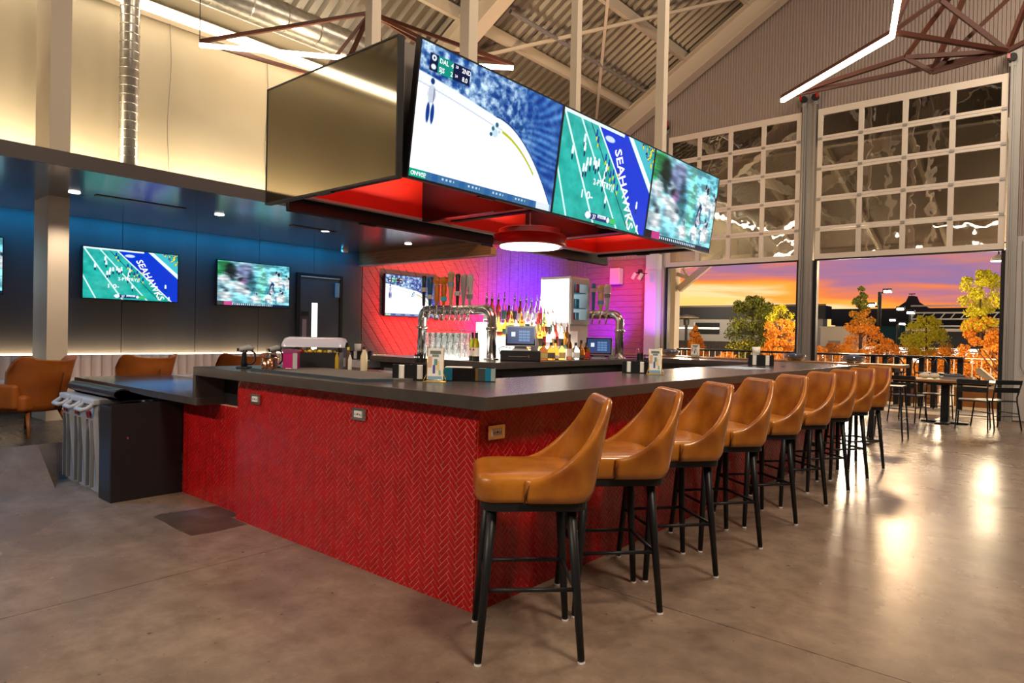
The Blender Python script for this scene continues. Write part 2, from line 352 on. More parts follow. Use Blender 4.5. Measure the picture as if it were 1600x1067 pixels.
P(lp, 'light_catch_wedge_end', MB().prism([(-6.96, 0), (-6.79, 0), (-6.96, .3)], lambda a, b, d: (a, d, b), 1.76, 2.22), M_conc)  # steeper added wedge, keeps the riser beside the bins from going black
for k in range(14):
    P(lp, 'plank', MB().box(-10+k*.2171, -10+(k+1)*.2171-.003, -6, 7.48, .292, .3), M_darkwood)

wl = S('wall_left', MB().box(-10.3, XL, -6, YB, 0, 6.55), M_beige, 'left wall, beige above and charcoal panels below')
y = -5.53
while y < 7.4:
    P(wl, 'wall_panel', MB().box(XL, XL+.025, y+.004, min(y+.996, 7.46), .3, 2.78), M_panel); y += 1.0
for yy in (4.05, 5.55, 7.1): P(wl, 'seam_cord', MB().tube([(XL+.03, yy+.02*math.sin(i), 2.95+i*.28) for i in range(11)], .005, 5), M_grey)
# planks behind the bar: slanted, then upright, on the left wall
def planks(parent, w, x0, x1, z0, z1, ang, fn, keep=None):
    ca, sa = math.cos(ang), math.sin(ang); cx, cz = (x0+x1)/2, (z0+z1)/2; Rr = math.hypot(x1-x0, z1-z0)/2
    for k in range(int(-Rr/w)-1, int(Rr/w)+2):
        q = [(-Rr, k*w+.004), (Rr, k*w+.004), (Rr, (k+1)*w-.004), (-Rr, (k+1)*w-.004)]
        q = clip([(cx+a*ca-b*sa, cz+a*sa+b*ca) for a, b in q], x0, x1, z0, z1)
        if len(q) > 2 and area2(q) > .003: P(parent, 'plank', MB().prism(q, fn, 0, .02+.008*rnd.random()), M_plank)
planks(wl, .15, 7.5, 10.6, 0, 3.35, math.radians(-52), lambda a, b, d: (XL+d, a, b))
planks(wl, .15, 10.605, YB-.03, 0, 3.35, math.radians(90), lambda a, b, d: (XL+d, a, b))
wb = S('wall_back', MB().box(-10.3, -7.98, YB, YB+.3, 0, 3.4).box(-.88, 10, YB, YB+.3, 0, 3.32).box(-4.44, -4.22, YB, YB+.3, 0, 6.5), M_cream, 'back wall around the two roll-up doors')
planks(wb, .15, -9.97, -8.06, 0, 3.35, 0, lambda a, b, d: (a, YB-d, b))
cm = MB(); per = .062; x = -10.0
def cbot(x): return 3.35 if x < -7.75 else (5.55 if x < -.86 else 3.3)
while x < 9.9:
    prof = [(0, 0), (.018, 0), (.031, .02), (.049, .02), (per, 0)]
    for i in range(4):
        xa, da = x+prof[i][0], prof[i][1]; xb, db = x+prof[i+1][0], prof[i+1][1]; zb = cbot(x)
        o = len(cm.v); cm.v += [(xa, YB-.005-da, zb), (xb, YB-.005-db, zb), (xb, YB-.005-db, roofz(xb)+.05), (xa, YB-.005-da, roofz(xa)+.05)]; cm.f.append((o, o+1, o+2, o+3))
    x += per
P(wb, 'ribbed_cladding', cm, M_corr)
P(wb, 'opening_head', MB().box(-7.75, -.86, YB, YB+.2, 5.45, 5.62), M_corr)
P(wb, 'corner_post', MB().box(-8.05, -7.74, YB-.32, YB, 0, 3.02), mat('violet_white_post', (.7, .68, .7), .5))
P(wb, 'corner_post_top', MB().box(-8.02, -7.74, YB-.34, YB, 3.02, 3.4), M_white)
for xx in (-.80, -.30, .2, .7): P(wb, 'liner_panel', MB().box(xx+.004, xx+.496, YB-.03, YB, .02, 3.3), mat('pale_liner', (.50, .47, .46), .5))
P(wb, 'pull_chain', MB().tube([(-.72, YB-.05, 3.2), (-.70, YB-.06, 2.0), (-.70, YB-.06, 1.0), (-.66, YB-.06, .86), (-.62, YB-.06, 1.0), (-.58, YB-.06, 3.2)], .008, 6), M_gal)
S('wall_right', MB().box(10, 10.2, -6, YB, 0, 6.6), M_corr, 'right wall of the hall')
wf = S('wall_front', MB().box(-10, 10, -6.2, -6, 0, 12.5), M_corr, 'wall behind the viewer')
rm = MB(); x = -9.98
while x < 9.9: rm.box(x, x+.09, -6, -5.97, 0, roofz(x)-.1); x += .18
P(wf, 'ribbed_cladding', rm, M_corr)
# soffit over the lounge
so = S('ceiling_soffit', MB().box(-10, -6.92, -6, 7.44, 2.78, 2.9), M_soffit, 'dark low soffit ceiling over the lounge')
P(so, 'fascia', MB().box(-6.92, -6.88, -6, 7.5, 2.775, 2.905), M_fascia)
P(so, 'slot_vent', MB().box(-8.17, -8.08, 2.55, 3.5, 2.772, 2.779), M_black)
P(so, 'slot_vent', MB().box(-8.17, -8.08, 4.9, 5.6, 2.772, 2.779), M_black)
for yy in (.6, 2.36, 3.93, 5.46, 7.0): P(so, 'downlight', MB().lathe([(.055, 0), (.055, .008)], (-8.15, yy, 2.77), 16), M_down)
P(so, 'smoke_alarm', MB().lathe([(.05, 0), (.06, .02), (.06, .05)], (-9.7, 6.9, 2.73), 16), M_white)
tb = S('trim_1', MB().box(-9.97, -6.72, 7.40, 7.52, 2.55, 2.9), M_beamwood, 'stained wood header beam at the end of the soffit')
P(tb, 'pinstripe', MB().box(-9.97, -6.72, 7.395, 7.525, 2.545, 2.56), mat('pale_edge', (.6, .35, .3), .5))
# column of the portal frame
S('wall_column', MB().box(-9.12, -8.60, 2.245, 2.445, .3, 6.9), M_cream, 'pale steel column standing by the lounge')
# roof
rd = MB(); y = -6.0; per = .22
while y < YB:
    for ya, da, yb, db in ((0, 0, .07, 0), (.07, 0, .10, .075), (.10, .075, .17, .075), (.17, .075, .22, 0)):
        for sx in (-1, 1):
            o = len(rd.v); xe = 10.1*sx
            rd.v += [(xe, y+ya, roofz(xe)+da), (xe, y+yb, roofz(xe)+db), (0, y+yb, roofz(0)+db), (0, y+ya, roofz(0)+da)]; rd.f.append((o, o+1, o+2, o+3))
    y += per
rf = S('ceiling', rd, M_deck, 'pitched roof of ribbed metal decking')
for i in range(6):
    xx = -10.05+1.47*i
    if xx < -.5: P(rf, 'purlin', MB().box(xx-.045, xx+.045, -6, YB, roofz(xx)-.24, roofz(xx)-.02), M_cream)
for i, yy in enumerate((2.35, 8.55, 14.5)):
    m = MB(); n = Vector((-RS, 0, 1)).normalized()
    a = Vector((-10, yy, roofz(-10)-.42)); b = Vector((0, yy, roofz(0)-.42))
    m.beam(a-n*.28, b-n*.28, .30, .03, n); m.beam(a+n*.16, b+n*.16, .30, .03, n); m.beam(a-n*.06, b-n*.06, .04, .44, n)
    P(rf, 'rafter', m, M_cream)
P(rf, 'brace_rod', MB().beam((-9.2, 9.0, roofz(-9.2)-.3), (-5.6, 13.9, roofz(-5.6)-.3), .06, .06), M_cream)
P(rf, 'brace_rod', MB().beam((-9.2, 13.9, roofz(-9.2)-.3), (-5.6, 9.0, roofz(-5.6)-.3), .06, .06), M_cream)
P(rf, 'conduit', MB().tube([(-8.0, 9.2, roofz(-8)-.3), (-8.0, 14.2, roofz(-8)-.3)], .04, 8), M_gal)
P(rf, 'cove_housing', MB().box(-9.98, -9.82, -3, YB, 5.70, 5.86), M_cream)
P(rf, 'cove_led', MB().box(-9.80, -9.72, -3, 7.4, 5.70, 5.80), M_led)

# ------------------------------------------------------------------ roll-up doors, raised
def rollup(nm, x0, x1, label):
    yf = YB-.16; t = T(nm, label, None, ((x0+x1)/2, yf, 3.06), kind='structure'); z0 = 3.07; rh = .626; st = .095; nc = 4
    cw = (x1-x0-st)/nc
    for r in range(5):
        za, zb = z0+r*rh, z0+(r+1)*rh
        P(t, 'rail', MB().box(x0, x1, yf, yf+.05, za+.003, za+(.11 if r == 0 else .055)), M_alu)
        P(t, 'rail', MB().box(x0, x1, yf, yf+.05, zb-(.14 if r == 4 else .055), zb-.003), M_alu)
        for c in range(nc+1):
            P(t, 'stile', MB().box(x0+c*cw, x0+c*cw+st, yf-.002, yf+.048, za+.05, zb-.05), M_alu)
            if r: P(t, 'hinge', MB().box(x0+c*cw+.01, x0+c*cw+st-.01, yf-.02, yf-.002, za-.025, za+.025), M_gal)
            if c < nc: P(t, 'pane', MB().box(x0+c*cw+st-.01, x0+(c+1)*cw+.01, yf+.02, yf+.026, za+.04, zb-.04), M_pane)
    P(t, 'bottom_seal', MB().box(x0, x1, yf+.005, yf+.045, z0-.03, z0+.003), M_black)
    for xx, sg in ((x0-.05, 1), (x1+.05, -1)):
        P(t, 'track', MB().box(xx-.02, xx+.02, yf-.06, yf+.04, 0, 6.5), M_gal)
        P(t, 'track_lip', MB().box(xx-.035*sg-.012, xx-.035*sg+.012, yf-.02, yf+.06, 0, 6.5), M_gal)
        P(t, 'pulley', MB().tube([(xx, yf-.10, 6.44), (xx, yf-.02, 6.44)], .07, 14), M_black)
        P(t, 'pulley_bracket', MB().box(xx-.05, xx+.05, yf-.03, yf+.02, 6.3, 6.62), M_gal)
        P(t, 'spring_tag', MB().box(xx-.02+.05*sg, xx+.02+.05*sg, yf-.12, yf-.1, 6.42, 6.58), M_redgl)
        P(t, 'jamb', MB().box(min(xx+.02*sg, xx+.09*sg), max(xx+.02*sg, xx+.09*sg), yf+.05, yf+.2, 0, 3.05), M_black)
    return t
rollup('door_1', -7.58, -4.50, 'raised aluminium roll-up door with glass panes, nearer the violet corner post')
rollup('door_2', -4.17, -.98, 'raised aluminium roll-up door with glass panes, over the patio dining table')
P(wb, 'mullion_post', MB().box(-4.40, -4.26, YB-.12, YB, 0, 6.5), M_gal)
P(wb, 'side_post', MB().box(-.90, -.80, YB-.12, YB, 0, 6.6), M_gal)
# door in the lounge wall
dx = XL+.03
d3 = T('door_3', 'charcoal door with a narrow lit glass slot in the lounge wall', None, (dx, 6.6, .3), kind='structure')
P(d3, 'door_leaf', MB().box(dx, dx+.03, 6.20, 6.97, .31, 2.26), M_panel)
P(d3, 'door_frame', MB().box(dx, dx+.04, 6.13, 6.19, .3, 2.33).box(dx, dx+.04, 6.98, 7.04, .3, 2.33).box(dx, dx+.04, 6.19, 6.98, 2.27, 2.33), M_black2)
P(d3, 'head_light_line', MB().box(dx+.035, dx+.045, 6.2, 6.97, 2.265, 2.28), mat('pale_line', (.8, .72, .62), .5))
P(d3, 'glass_slot', MB().box(dx+.03, dx+.035, 6.42, 6.53, .95, 1.83), M_doorlit)
P(d3, 'push_plate', MB().box(dx+.03, dx+.036, 6.24, 6.32, .9, 1.55), mat('brushed_plate', (.45, .38, .42), .35, metal=.7))
P(d3, 'sign_plate', MB().box(dx+.03, dx+.036, 6.22, 6.36, 1.6, 1.68), M_black)
P(d3, 'closer', MB().box(dx+.03, dx+.07, 6.88, 6.95, 1.95, 2.2), mat('closer_blue_grey', (.35, .5, .6), .4))

# ------------------------------------------------------------------ bar base with herringbone tile
CX, CY = -2.183, 2.335
BY1 = 9.0
bar = T('tiled_bar', 'bar front clad in glossy red herringbone tile', 'bar counter', (-3.4, 4.5, 0))
P(bar, 'body', MB().box(-4.54, CX-.012, CY+.012, 3.05, 0, 1.0).box(-2.75, CX-.012, 3.05, BY1, 0, 1.0).box(-5.6, -4.54, 2.43, 3.05, 0, .78), M_grout)
TW = .0262; TN = 3; G = .0042
def herring(x0, x1, z0, z1):
    """clipped tile outlines of one face, in face coordinates"""
    out = []; s2 = math.sqrt(.5); W_, H_ = x1-x0, z1-z0; R_ = int((W_+H_)/TW/s2)+8
    def rot(a, b): return ((a-b)*s2*TW+x0, (a+b)*s2*TW+z0)
    per = 2*TN
    # x-y runs along the face, x+y runs upwards
    amax = int(W_/(s2*TW))+per; bmax = int(H_/(s2*TW))+per
    for dlt in range(-per, amax+1):
        k = dlt % per
        if k not in (0, per-1): continue
        for sm in range(-per, bmax+1):
            if (sm+dlt) % 2: continue
            a, b = (sm+dlt)//2, (sm-dlt)//2; g = G/TW/2
            q = [(a+g, b+g), (a+TN-g, b+g), (a+TN-g, b+1-g), (a+g, b+1-g)] if k == 0 else [(a+g, b+g), (a+1-g, b+g), (a+1-g, b+TN-g), (a+g, b+TN-g)]
            q = [rot(*p) for p in q]; c = clip(q, x0, x1, z0, z1)
            if len(c) > 2 and area2(c) > 2e-5: out.append((c, k == 0, area2(c) > .98*area2(q), (sum(p[0] for p in q)/4, sum(p[1] for p in q)/4)))
    return out
TR = random.Random(3)
def tile_geo(mb, c, fn):
    n = len(c); ta, tb_ = TR.gauss(0, .010), TR.gauss(0, .010); cx = sum(p[0] for p in c)/n; cz = sum(p[1] for p in c)/n   # each tile sits a touch out of true
    mb.add([fn(a, b, 0) for a, b in c]+[fn(a, b, .0026+(a-cx)*ta+(b-cz)*tb_) for a, b in c],
           [tuple(range(n, 2*n))]+[(i, (i+1) % n, n+(i+1) % n, n+i) for i in range(n)])
faces = [((CX-2.357, CX, 0, 1.003), lambda a, b, d: (a, CY+.012-d, b)), ((CY, BY1, 0, 1.003), lambda a, b, d: (CX-.012+d, a, b)), ((-5.6, -4.54, 0, .775), lambda a, b, d: (a, 2.43-d, b))]
cand = []; rest = [MB(), MB(), MB()]
for fi, (rc, fn) in enumerate(faces):
    for c, hz, full, ctr in herring(*rc):
        w = Vector(fn(ctr[0], ctr[1], 0)); d = (w-Vector((0, 0, H))).length
        if full and fi < 2: cand.append((d, fi, c, hz, ctr))
        else: tile_geo(rest[fi], c, fn)
cand.sort(key=lambda t: t[0]); shared = {}
for i, (d, fi, c, hz, ctr) in enumerate(cand):
    fn = faces[fi][1]
    if i < 300:
        key = (fi, hz, i % 6)
        if key not in shared:
            f0 = faces[fi][1]; base = Vector(f0(0, 0, 0)); m = MB()
            tile_geo(m, [(a-ctr[0], b-ctr[1]) for a, b in c], lambda a, b, d_, f0=f0, base=base: Vector(f0(a, b, d_))-base)
            shared[key] = m.mesh('tile', M_tile)
        o = new('tile', shared[key], bar, loc=Vector(fn(ctr[0], ctr[1], 0))-bar.location)
    else: tile_geo(rest[fi], c, fn)
for r in rest: P(bar, 'tile_field', r, M_tile)['kind'] = 'stuff'
P(bar, 'edge_trim', MB().box(CX-.0145, CX-.0075, CY+.0075, CY+.0145, 0, 1.004), mat('gold_edge_strip', (.75, .42, .18), .3, metal=.8))
# right end of the bar beyond the last stool and the back arm
P(bar, 'back_arm', MB().box(-5.2, -2.75, 8.35, BY1, 0, 1.0), M_black)
P(bar, 'end_recess', MB().box(-4.99, -4.53, 2.46, 3.0, .78, 1.005), M_black)
# worktop
ZT, ZB_ = 1.07, 1.005
def worktop(pts): return MB().prism(pts, lambda a, b, d: (a, b, d), ZB_, ZT)
top = one('bar_worktop', worktop([(-5.02, 2.24), (-2.05, 2.24), (-2.05, 9.15), (-5.2, 9.15), (-5.2, 8.45), (-2.9, 8.45), (-2.9, 3.2), (-5.02, 3.2)]), M_ctop,
          'dark grey composite bar top wrapping the red tiled bar', 'worktop', bevel=.004)
P(top, 'end_panel', MB().box(-5.02, -4.975, 2.24, 3.2, .838, ZB_), M_ctop)
P(top, 'bracket', MB().box(-2.5, -2.2, 4.6, 4.63, .9, 1.005).box(-2.5, -2.2, 6.4, 6.43, .9, 1.005), M_black)
low = one('pass_counter', MB().box(-7.66, -4.96, 2.24, 3.12, .782, .84), M_ctop, 'lower dark grey side counter joined to the end of the bar', 'worktop', bevel=.004)
P(low, 'under_shelf', MB().box(-7.55, -5.62, 2.5, 3.0, .3, .782), M_black)
cab = T('bin_cabinet', 'black cabinet standing under the lower side counter', 'cabinet', (-5.64, 2.15, 0))
P(cab, 'body', MB().box(-5.86, -5.62, 1.89, 2.42, .0, .74), M_black2, bevel=.006)
P(cab, 'side_panel', MB().box(-5.617, -5.605, 1.89, 2.42, .0, .76), M_black)
P(cab, 'latch', MB().box(-5.605, -5.60, 2.0, 2.012, .48, .5), M_chrome)
pts = []
for i in range(40):   # a mat folded over on itself: spiral end, then a flat run
    t = i/39*4.3*PI; r = .052-.036*i/39; pts.append((r*math.cos(t-PI/2)*1.5, r*math.sin(t-PI/2)))
pts = [(.9, -.052)]+pts
loops2 = []
for e in (0, 1):
    ring2 = [(a, b) for a, b in pts]; off = [(a*.94, b*.86-.004) for a, b in pts[::-1]]
    loops2.append([(-6.68 if e == 0 else -5.60, 1.96+min(a, .26), .832+b) for a, b in ring2+off])
one('rubber_mat', MB().loft(loops2), M_rubber, 'black rubber floor mat folded over the top of the grey bins', 'mat')
for i, xx in enumerate((-6.62, -6.33, -6.05)):
    t = T('slim_bin', ['slim grey waste bin furthest from the black cabinet', 'middle one of three slim grey waste bins', 'slim grey waste bin right beside the black cabinet'][i], 'waste bin', (xx, 1.9, 0), group='slim waste bins')
    b = MB()
    lo = []
    for z, k in ((0, .80), (.02, .84), (.35, .92), (.68, 1.0), (.74, 1.0)):
        hx, hy = .125*k, .26*k
        lo.append([(xx+sx*hx*a, 2.14+sy*hy*b_, z) for sx, sy, a, b_ in ((-1, -1, .8, 1), (1, -1, .8, 1), (1, -1, 1, .92), (1, 1, 1, .92), (1, 1, .8, 1), (-1, 1, .8, 1), (-1, 1, 1, .92), (-1, -1, 1, .92))])
    P(t, 'bin_body', b.loft(lo), M_bin)
    P(t, 'front_recess', MB().box(xx-.055, xx-.045, 1.87, 1.9, .06, .60).box(xx+.045, xx+.055, 1.87, 1.9, .06, .60), mat('bin_groove', (.2, .21, .22), .5))
    P(t, 'rim', MB().box(xx-.135, xx+.135, 1.86, 2.42, .725, .775), M_bin2, bevel=.012)
    P(t, 'handle', MB().tube([(xx-.10, 1.90, .75), (xx-.10, 1.83, .70), (xx-.07, 1.805, .69), (xx+.07, 1.805, .69), (xx+.10, 1.83, .70), (xx+.10, 1.90, .75)], .018, 8), M_bin2, True)
    P(t, 'red_badge', MB().box(xx-.03, xx+.03, 1.868, 1.876, .625, .675), mat('red_badge', (.5, .02, .03), .4))
def outlet(loc, axis, label):
    t = T('power_outlet', label, 'outlet', loc); x, y, z = loc
    def f(u0, u1, z0, z1, d0, d1):
        return MB().box(x+u0, x+u1, y-d1, y-d0, z+z0, z+z1) if axis == 'y' else MB().box(x+d0, x+d1, y+u0, y+u1, z+z0, z+z1)
    P(t, 'plate', f(-.062, .062, -.035, .035, 0, .008), M_chrome); P(t, 'socket_face', f(-.036, .036, -.018, .018, .008, .013), M_white)
    for u in (-.022, .022): P(t, 'slot', f(u-.008, u-.004, -.008, .004, .013, .0135), M_black); P(t, 'slot', f(u+.004, u+.008, -.008, .004, .013, .0135), M_black)
    P(t, 'test_button', f(-.005, .005, -.004, .006, .013, .0145), M_black)
outlet((-4.275, CY+.004, .88), 'y', 'steel socket plate on the red tile nearest the lower side counter')
outlet((-3.117, CY+.004, .885), 'y', 'steel socket plate in the middle of the red tiled front')
outlet((CX-.004, 2.47, .873), 'x', 'steel socket plate on the red tile beside the first bar stool')

# ------------------------------------------------------------------ bar stools
def stool():
    t = T('bar_stool', 'stool', 'bar stool', group='tan leather bar stools along the bar')
    # seat cushion (front is +y)
    def rr(hx, hy, r, n=5, cy=0):
        o = []
        for sx, sy, a0 in ((1, 1, 0), (-1, 1, 90), (-1, -1, 180), (1, -1, 270)):
            for i in range(n+1):
                a = math.radians(a0+90*i/n); o.append((sx*(hx-r)+r*math.cos(a), cy+sy*(hy-r)+r*math.sin(a)))
        return o
    lo = []
    for z, k in ((.668, .93), (.675, .97), (.69, 1), (.745, 1), (.765, .985), (.778, .95), (.786, .86), (.789, .6), (.790, .2)):
        lo.append([(a, b, z) for a, b in rr(.228*k, .235*k, .075*k, cy=.015)])
    P(t, 'seat', MB().loft(lo), M_leather, True, False)
    P(t, 'seat_frame', MB().loft([[(a, b, z) for a, b in rr(.215*k, .225*k, .07)] for z, k in ((.632, .96), (.634, 1), (.667, 1), (.669, .98))]), M_black2, False, False)
    # wrap-around shell
    base = []; nA = 10
    for i in range(9): base.append((.232, .045-.175*i/8))
    for i in range(1, nA+1):
        a = math.radians(90*i/nA); base.append((.232-.11+.11*math.cos(a), -.13-.11*math.sin(a)))
    half = base; k0 = len(half)
    for i in range(1, 7): half = half+[(.122*(1-i/6), -.24)]
    path = half+[(-x, y) for x, y in half[::-1][1:]]
    n = len(path); lens = [0]
    for i in range(1, n): lens.append(lens[-1]+math.hypot(path[i][0]-path[i-1][0], path[i][1]-path[i-1][1]))
    loops = []
    for i in range(n):
        s = lens[i]/lens[-1]; s = min(s, 1-s)*2
        tt = max(0, min(1, (s-.02)/.66))
        ht = .772+.325*(.10*tt+.90*tt**2.3)
        a = Vector((*path[max(i-1, 0)], 0)); b = Vector((*path[min(i+1, n-1)], 0)); d = (b-a).normalized(); out = Vector((-d.y, d.x, 0))
        if out.dot(Vector((path[i][0], path[i][1]+.05, 0))) < 0: out = -out
        th = .034 if s > .06 else .020+.014*s/.06
        lean = Vector((0, -1, 0))*.15*min(1, s*1.3)+out*.05
        def pt(z, off):
            q = Vector((path[i][0], path[i][1], 0))+lean*(max(0, z-.70))+out*off
            if z < .70: q -= out*.035*((.70-z)/.03)**2*.5
            return (q.x, q.y, z)
        L_ = []
        zs = [.67+(ht-.03-.67)*j/8 for j in range(9)]
        for z in zs: L_.append(pt(z, th*.55))
        for j in range(1, 6):
            ang = PI*j/6; L_.append(pt(ht-.03+.03*math.sin(ang), th*.55*math.cos(ang)+(-th*.1 if j > 3 else 0)))
        for z in zs[::-1]: L_.append(pt(z, -th*.55))
        loops.append(L_)
    P(t, 'backrest', MB().loft(loops), M_leather, True, False)
    for sx in (-1, 1): P(t, 'piping', MB().tube([(sx*.243, .05, .672), (sx*.247, .048, .71), (sx*.245, .03, .752)], .004, 6), M_seam, True, False)
    for sx, sy in ((-1, 1), (1, 1), (1, -1), (-1, -1)):
        P(t, 'leg', MB().tube([(sx*.165, sy*.165+.01, .65), (sx*.208, sy*.215+.01, .008)], [.022, .015], 10), M_black2, True, False)
        P(t, 'foot_glide', MB().tube([(sx*.208, sy*.215+.01, .009), (sx*.2085, sy*.2155+.01, 0)], .016, 10), M_white, False, False)
    k = .187
    for a, b in (((-k, k+.01), (k, k+.01)), ((k, k+.01), (k, -k+.01)), ((k, -k+.01), (-k, -k+.01)), ((-k, -k+.01), (-k, k+.01))):
        P(t, 'footrest', MB().tube([(*a, .30), (*b, .30)], .0095, 8), M_black2, True, False)
    return t
st0 = stool()
SX = [(-1.822, 2.297, -135), (-1.815, 2.955, -132), (-1.815, 3.61, -128), (-1.815, 4.31, -127), (-1.82, 5.05, -126), (-1.82, 5.83, -126), (-1.82, 6.54, -126), (-1.815, 7.25, -126), (-1.81, 7.96, -128)]
for i, (x, y, a) in enumerate(SX):
    o = st0 if i == 0 else copy_tree(st0)
    lab = 'tan leather bar stool closest to the bar corner, first in the row' if i == 0 else ('tan leather bar stool at the far end of the row, nearest the patio' if i == 8 else f'tan leather bar stool, {ORD[i]} from the bar corner')
    place(o, (x, y, 0), math.radians(a-90), lab)

# ------------------------------------------------------------------ televisions
def fbm(h, w, sy, sx, seed, octv=4):
    r = np.random.RandomState(seed); out = np.zeros((h, w)); amp = 1; tot = 0
    for o in range(octv):
        gy, gx = max(2, int(sy*2**o)), max(2, int(sx*2**o)); g = r.rand(gy+1, gx+1)
        yy = np.linspace(0, gy-1e-6, h); xx = np.linspace(0, gx-1e-6, w); y0 = yy.astype(int); x0 = xx.astype(int); fy = (yy-y0)[:, None]; fx = (xx-x0)[None, :]
        fy = fy*fy*(3-2*fy); fx = fx*fx*(3-2*fx)
        out += amp*(g[y0][:, x0]*(1-fy)*(1-fx)+g[y0+1][:, x0]*fy*(1-fx)+g[y0][:, x0+1]*(1-fy)*fx+g[y0+1][:, x0+1]*fy*fx); tot += amp; amp *= .55
    return out/tot
def lerp(a, b, t): return a+(b-a)*t
def sm(e0, e1, x): t = np.clip((x-e0)/(e1-e0), 0, 1); return t*t*(3-2*t)
def put(img, mask, col): img[:] = img*(1-mask[..., None])+np.array(col)*mask[..., None]
def blob(U, V, cu, cv, ru, rv): return 1-sm(.7, 1.05, np.sqrt(((U-cu)/ru)**2+((V-cv)/rv)**2))
def pic_hockey(h, w):
    V, U = np.meshgrid(np.linspace(0, 1, h), np.linspace(0, 1, w), indexing='ij')
    n = fbm(h, w, 22, 34, 1, 4); n2 = fbm(h, w, 6, 9, 2, 4); t = np.clip((n-.3)/.4, 0, 1)*.75+.25*np.clip((n2-.3)/.4, 0, 1)
    img = lerp(np.array([.03, .20, .50]), np.array([.85, .95, 1.0]), (t**1.25)[..., None])
    st = fbm(h, w, 9, 9, 3, 3)  # streaks swept to the right
    rr = np.sqrt((U-.45)**2+(V-.55)**2); an = np.arctan2(V-.55, U-.45); kx = fbm(h, w, 3, 3, 5, 2)
    str_ = .5+.5*np.sin(an*46+kx*14); right = sm(.55, .85, U)
    img = lerp(img, lerp(np.array([.02, .20, .52]), np.array([.35, .62, .90]), (str_*st)[..., None]), (right*.8)[..., None])
    bd = np.where(U < .5, .70-.12*(U/.5)**1.2, .58-.58*np.clip((U-.5)/.47, 0, 1.2)**1.9)   # board line
    put(img, sm(0, .012, bd+.085-V), (.93, .96, 1.0)); put(img, sm(0, .01, bd-V), (.97, .985, 1.0))
    put(img, (np.abs(V-bd-.085) < .006)*1.0*(U > .5), (.05, .2, .45)); put(img, (np.abs(V-bd) < .006)*(.8)*(U < .55), (.75, .78, .84))
    put(img, (np.abs(V-bd+.012) < .012)*1.0*(U > .55)*(U < .82), (.72, .74, .10))
    bl = np.clip((fbm(h, w, 8, 14, 11, 3)-.5)*3, 0, 1)*sm(.75, .95, U)*(V < bd); put(img, bl*.7, (.45, .68, .92))
    # players by the boards
    for cu, cv, s, c in ((.50, .53, .025, (.72, .84, .9)), (.51, .60, .013, (.08, .3, .42)), (.485, .56, .012, (.10, .35, .45)), (.475, .51, .011, (.08, .25, .38)), (.53, .55, .010, (.7, .8, .85)), (.66, .66, .018, (.08, .28, .5)), (.685, .65, .016, (.08, .25, .48))):
        put(img, blob(U, V, cu, cv, s, s*1.7)*.9, c)
    # referee
    cu = .085; put(img, blob(U, V, cu, .735, .013, .026), (.06, .2, .42)); body = blob(U, V, cu, .64, .024, .075)
    put(img, body, (.92, .95, 1)); put(img, body*(np.sin(U*900) > 0), (.05, .15, .35))
    put(img, blob(U, V, cu-.012, .50, .012, .085), (.04, .22, .52)); put(img, blob(U, V, cu+.014, .50, .012, .085), (.04, .22, .52))
    # score bug and ticker
    put(img, ((U > .055)*(U < .30)*(V > .805)*(V < .935))*1., (.03, .10, .25)); put(img, ((U > .105)*(U < .195)*(V > .805)*(V < .935))*1., (.02, .55, .48))
    put(img, blob(U, V, .08, .905, .016, .026), (.9, .95, 1)); put(img, blob(U, V, .08, .84, .016, .022), (.9, .95, 1)); put(img, blob(U, V, .08, .905, .006, .011), (.03, .1, .25))
    put(img, (V < .065)*1., (.22, .42, .60)); put(img, ((V < .065)*(U < .10))*1., (.02, .62, .50)); put(img, ((V < .065)*(U > .87))*1., (.85, .9, .95))
    put(img, ((V < .065)*(((U*5.9) % 1) < .012))*1., (.03, .15, .35)); put(img, ((V < .065)*(((U*5.9) % 1) > .8))*.5, (.10, .32, .6))
    put(img, ((V > .03)*(V < .05)*(np.sin(U*260) > 0)*(((U*5.9) % 1) > .1)*(((U*5.9) % 1) < .6))*.8, (.85, .92, 1))
    return img
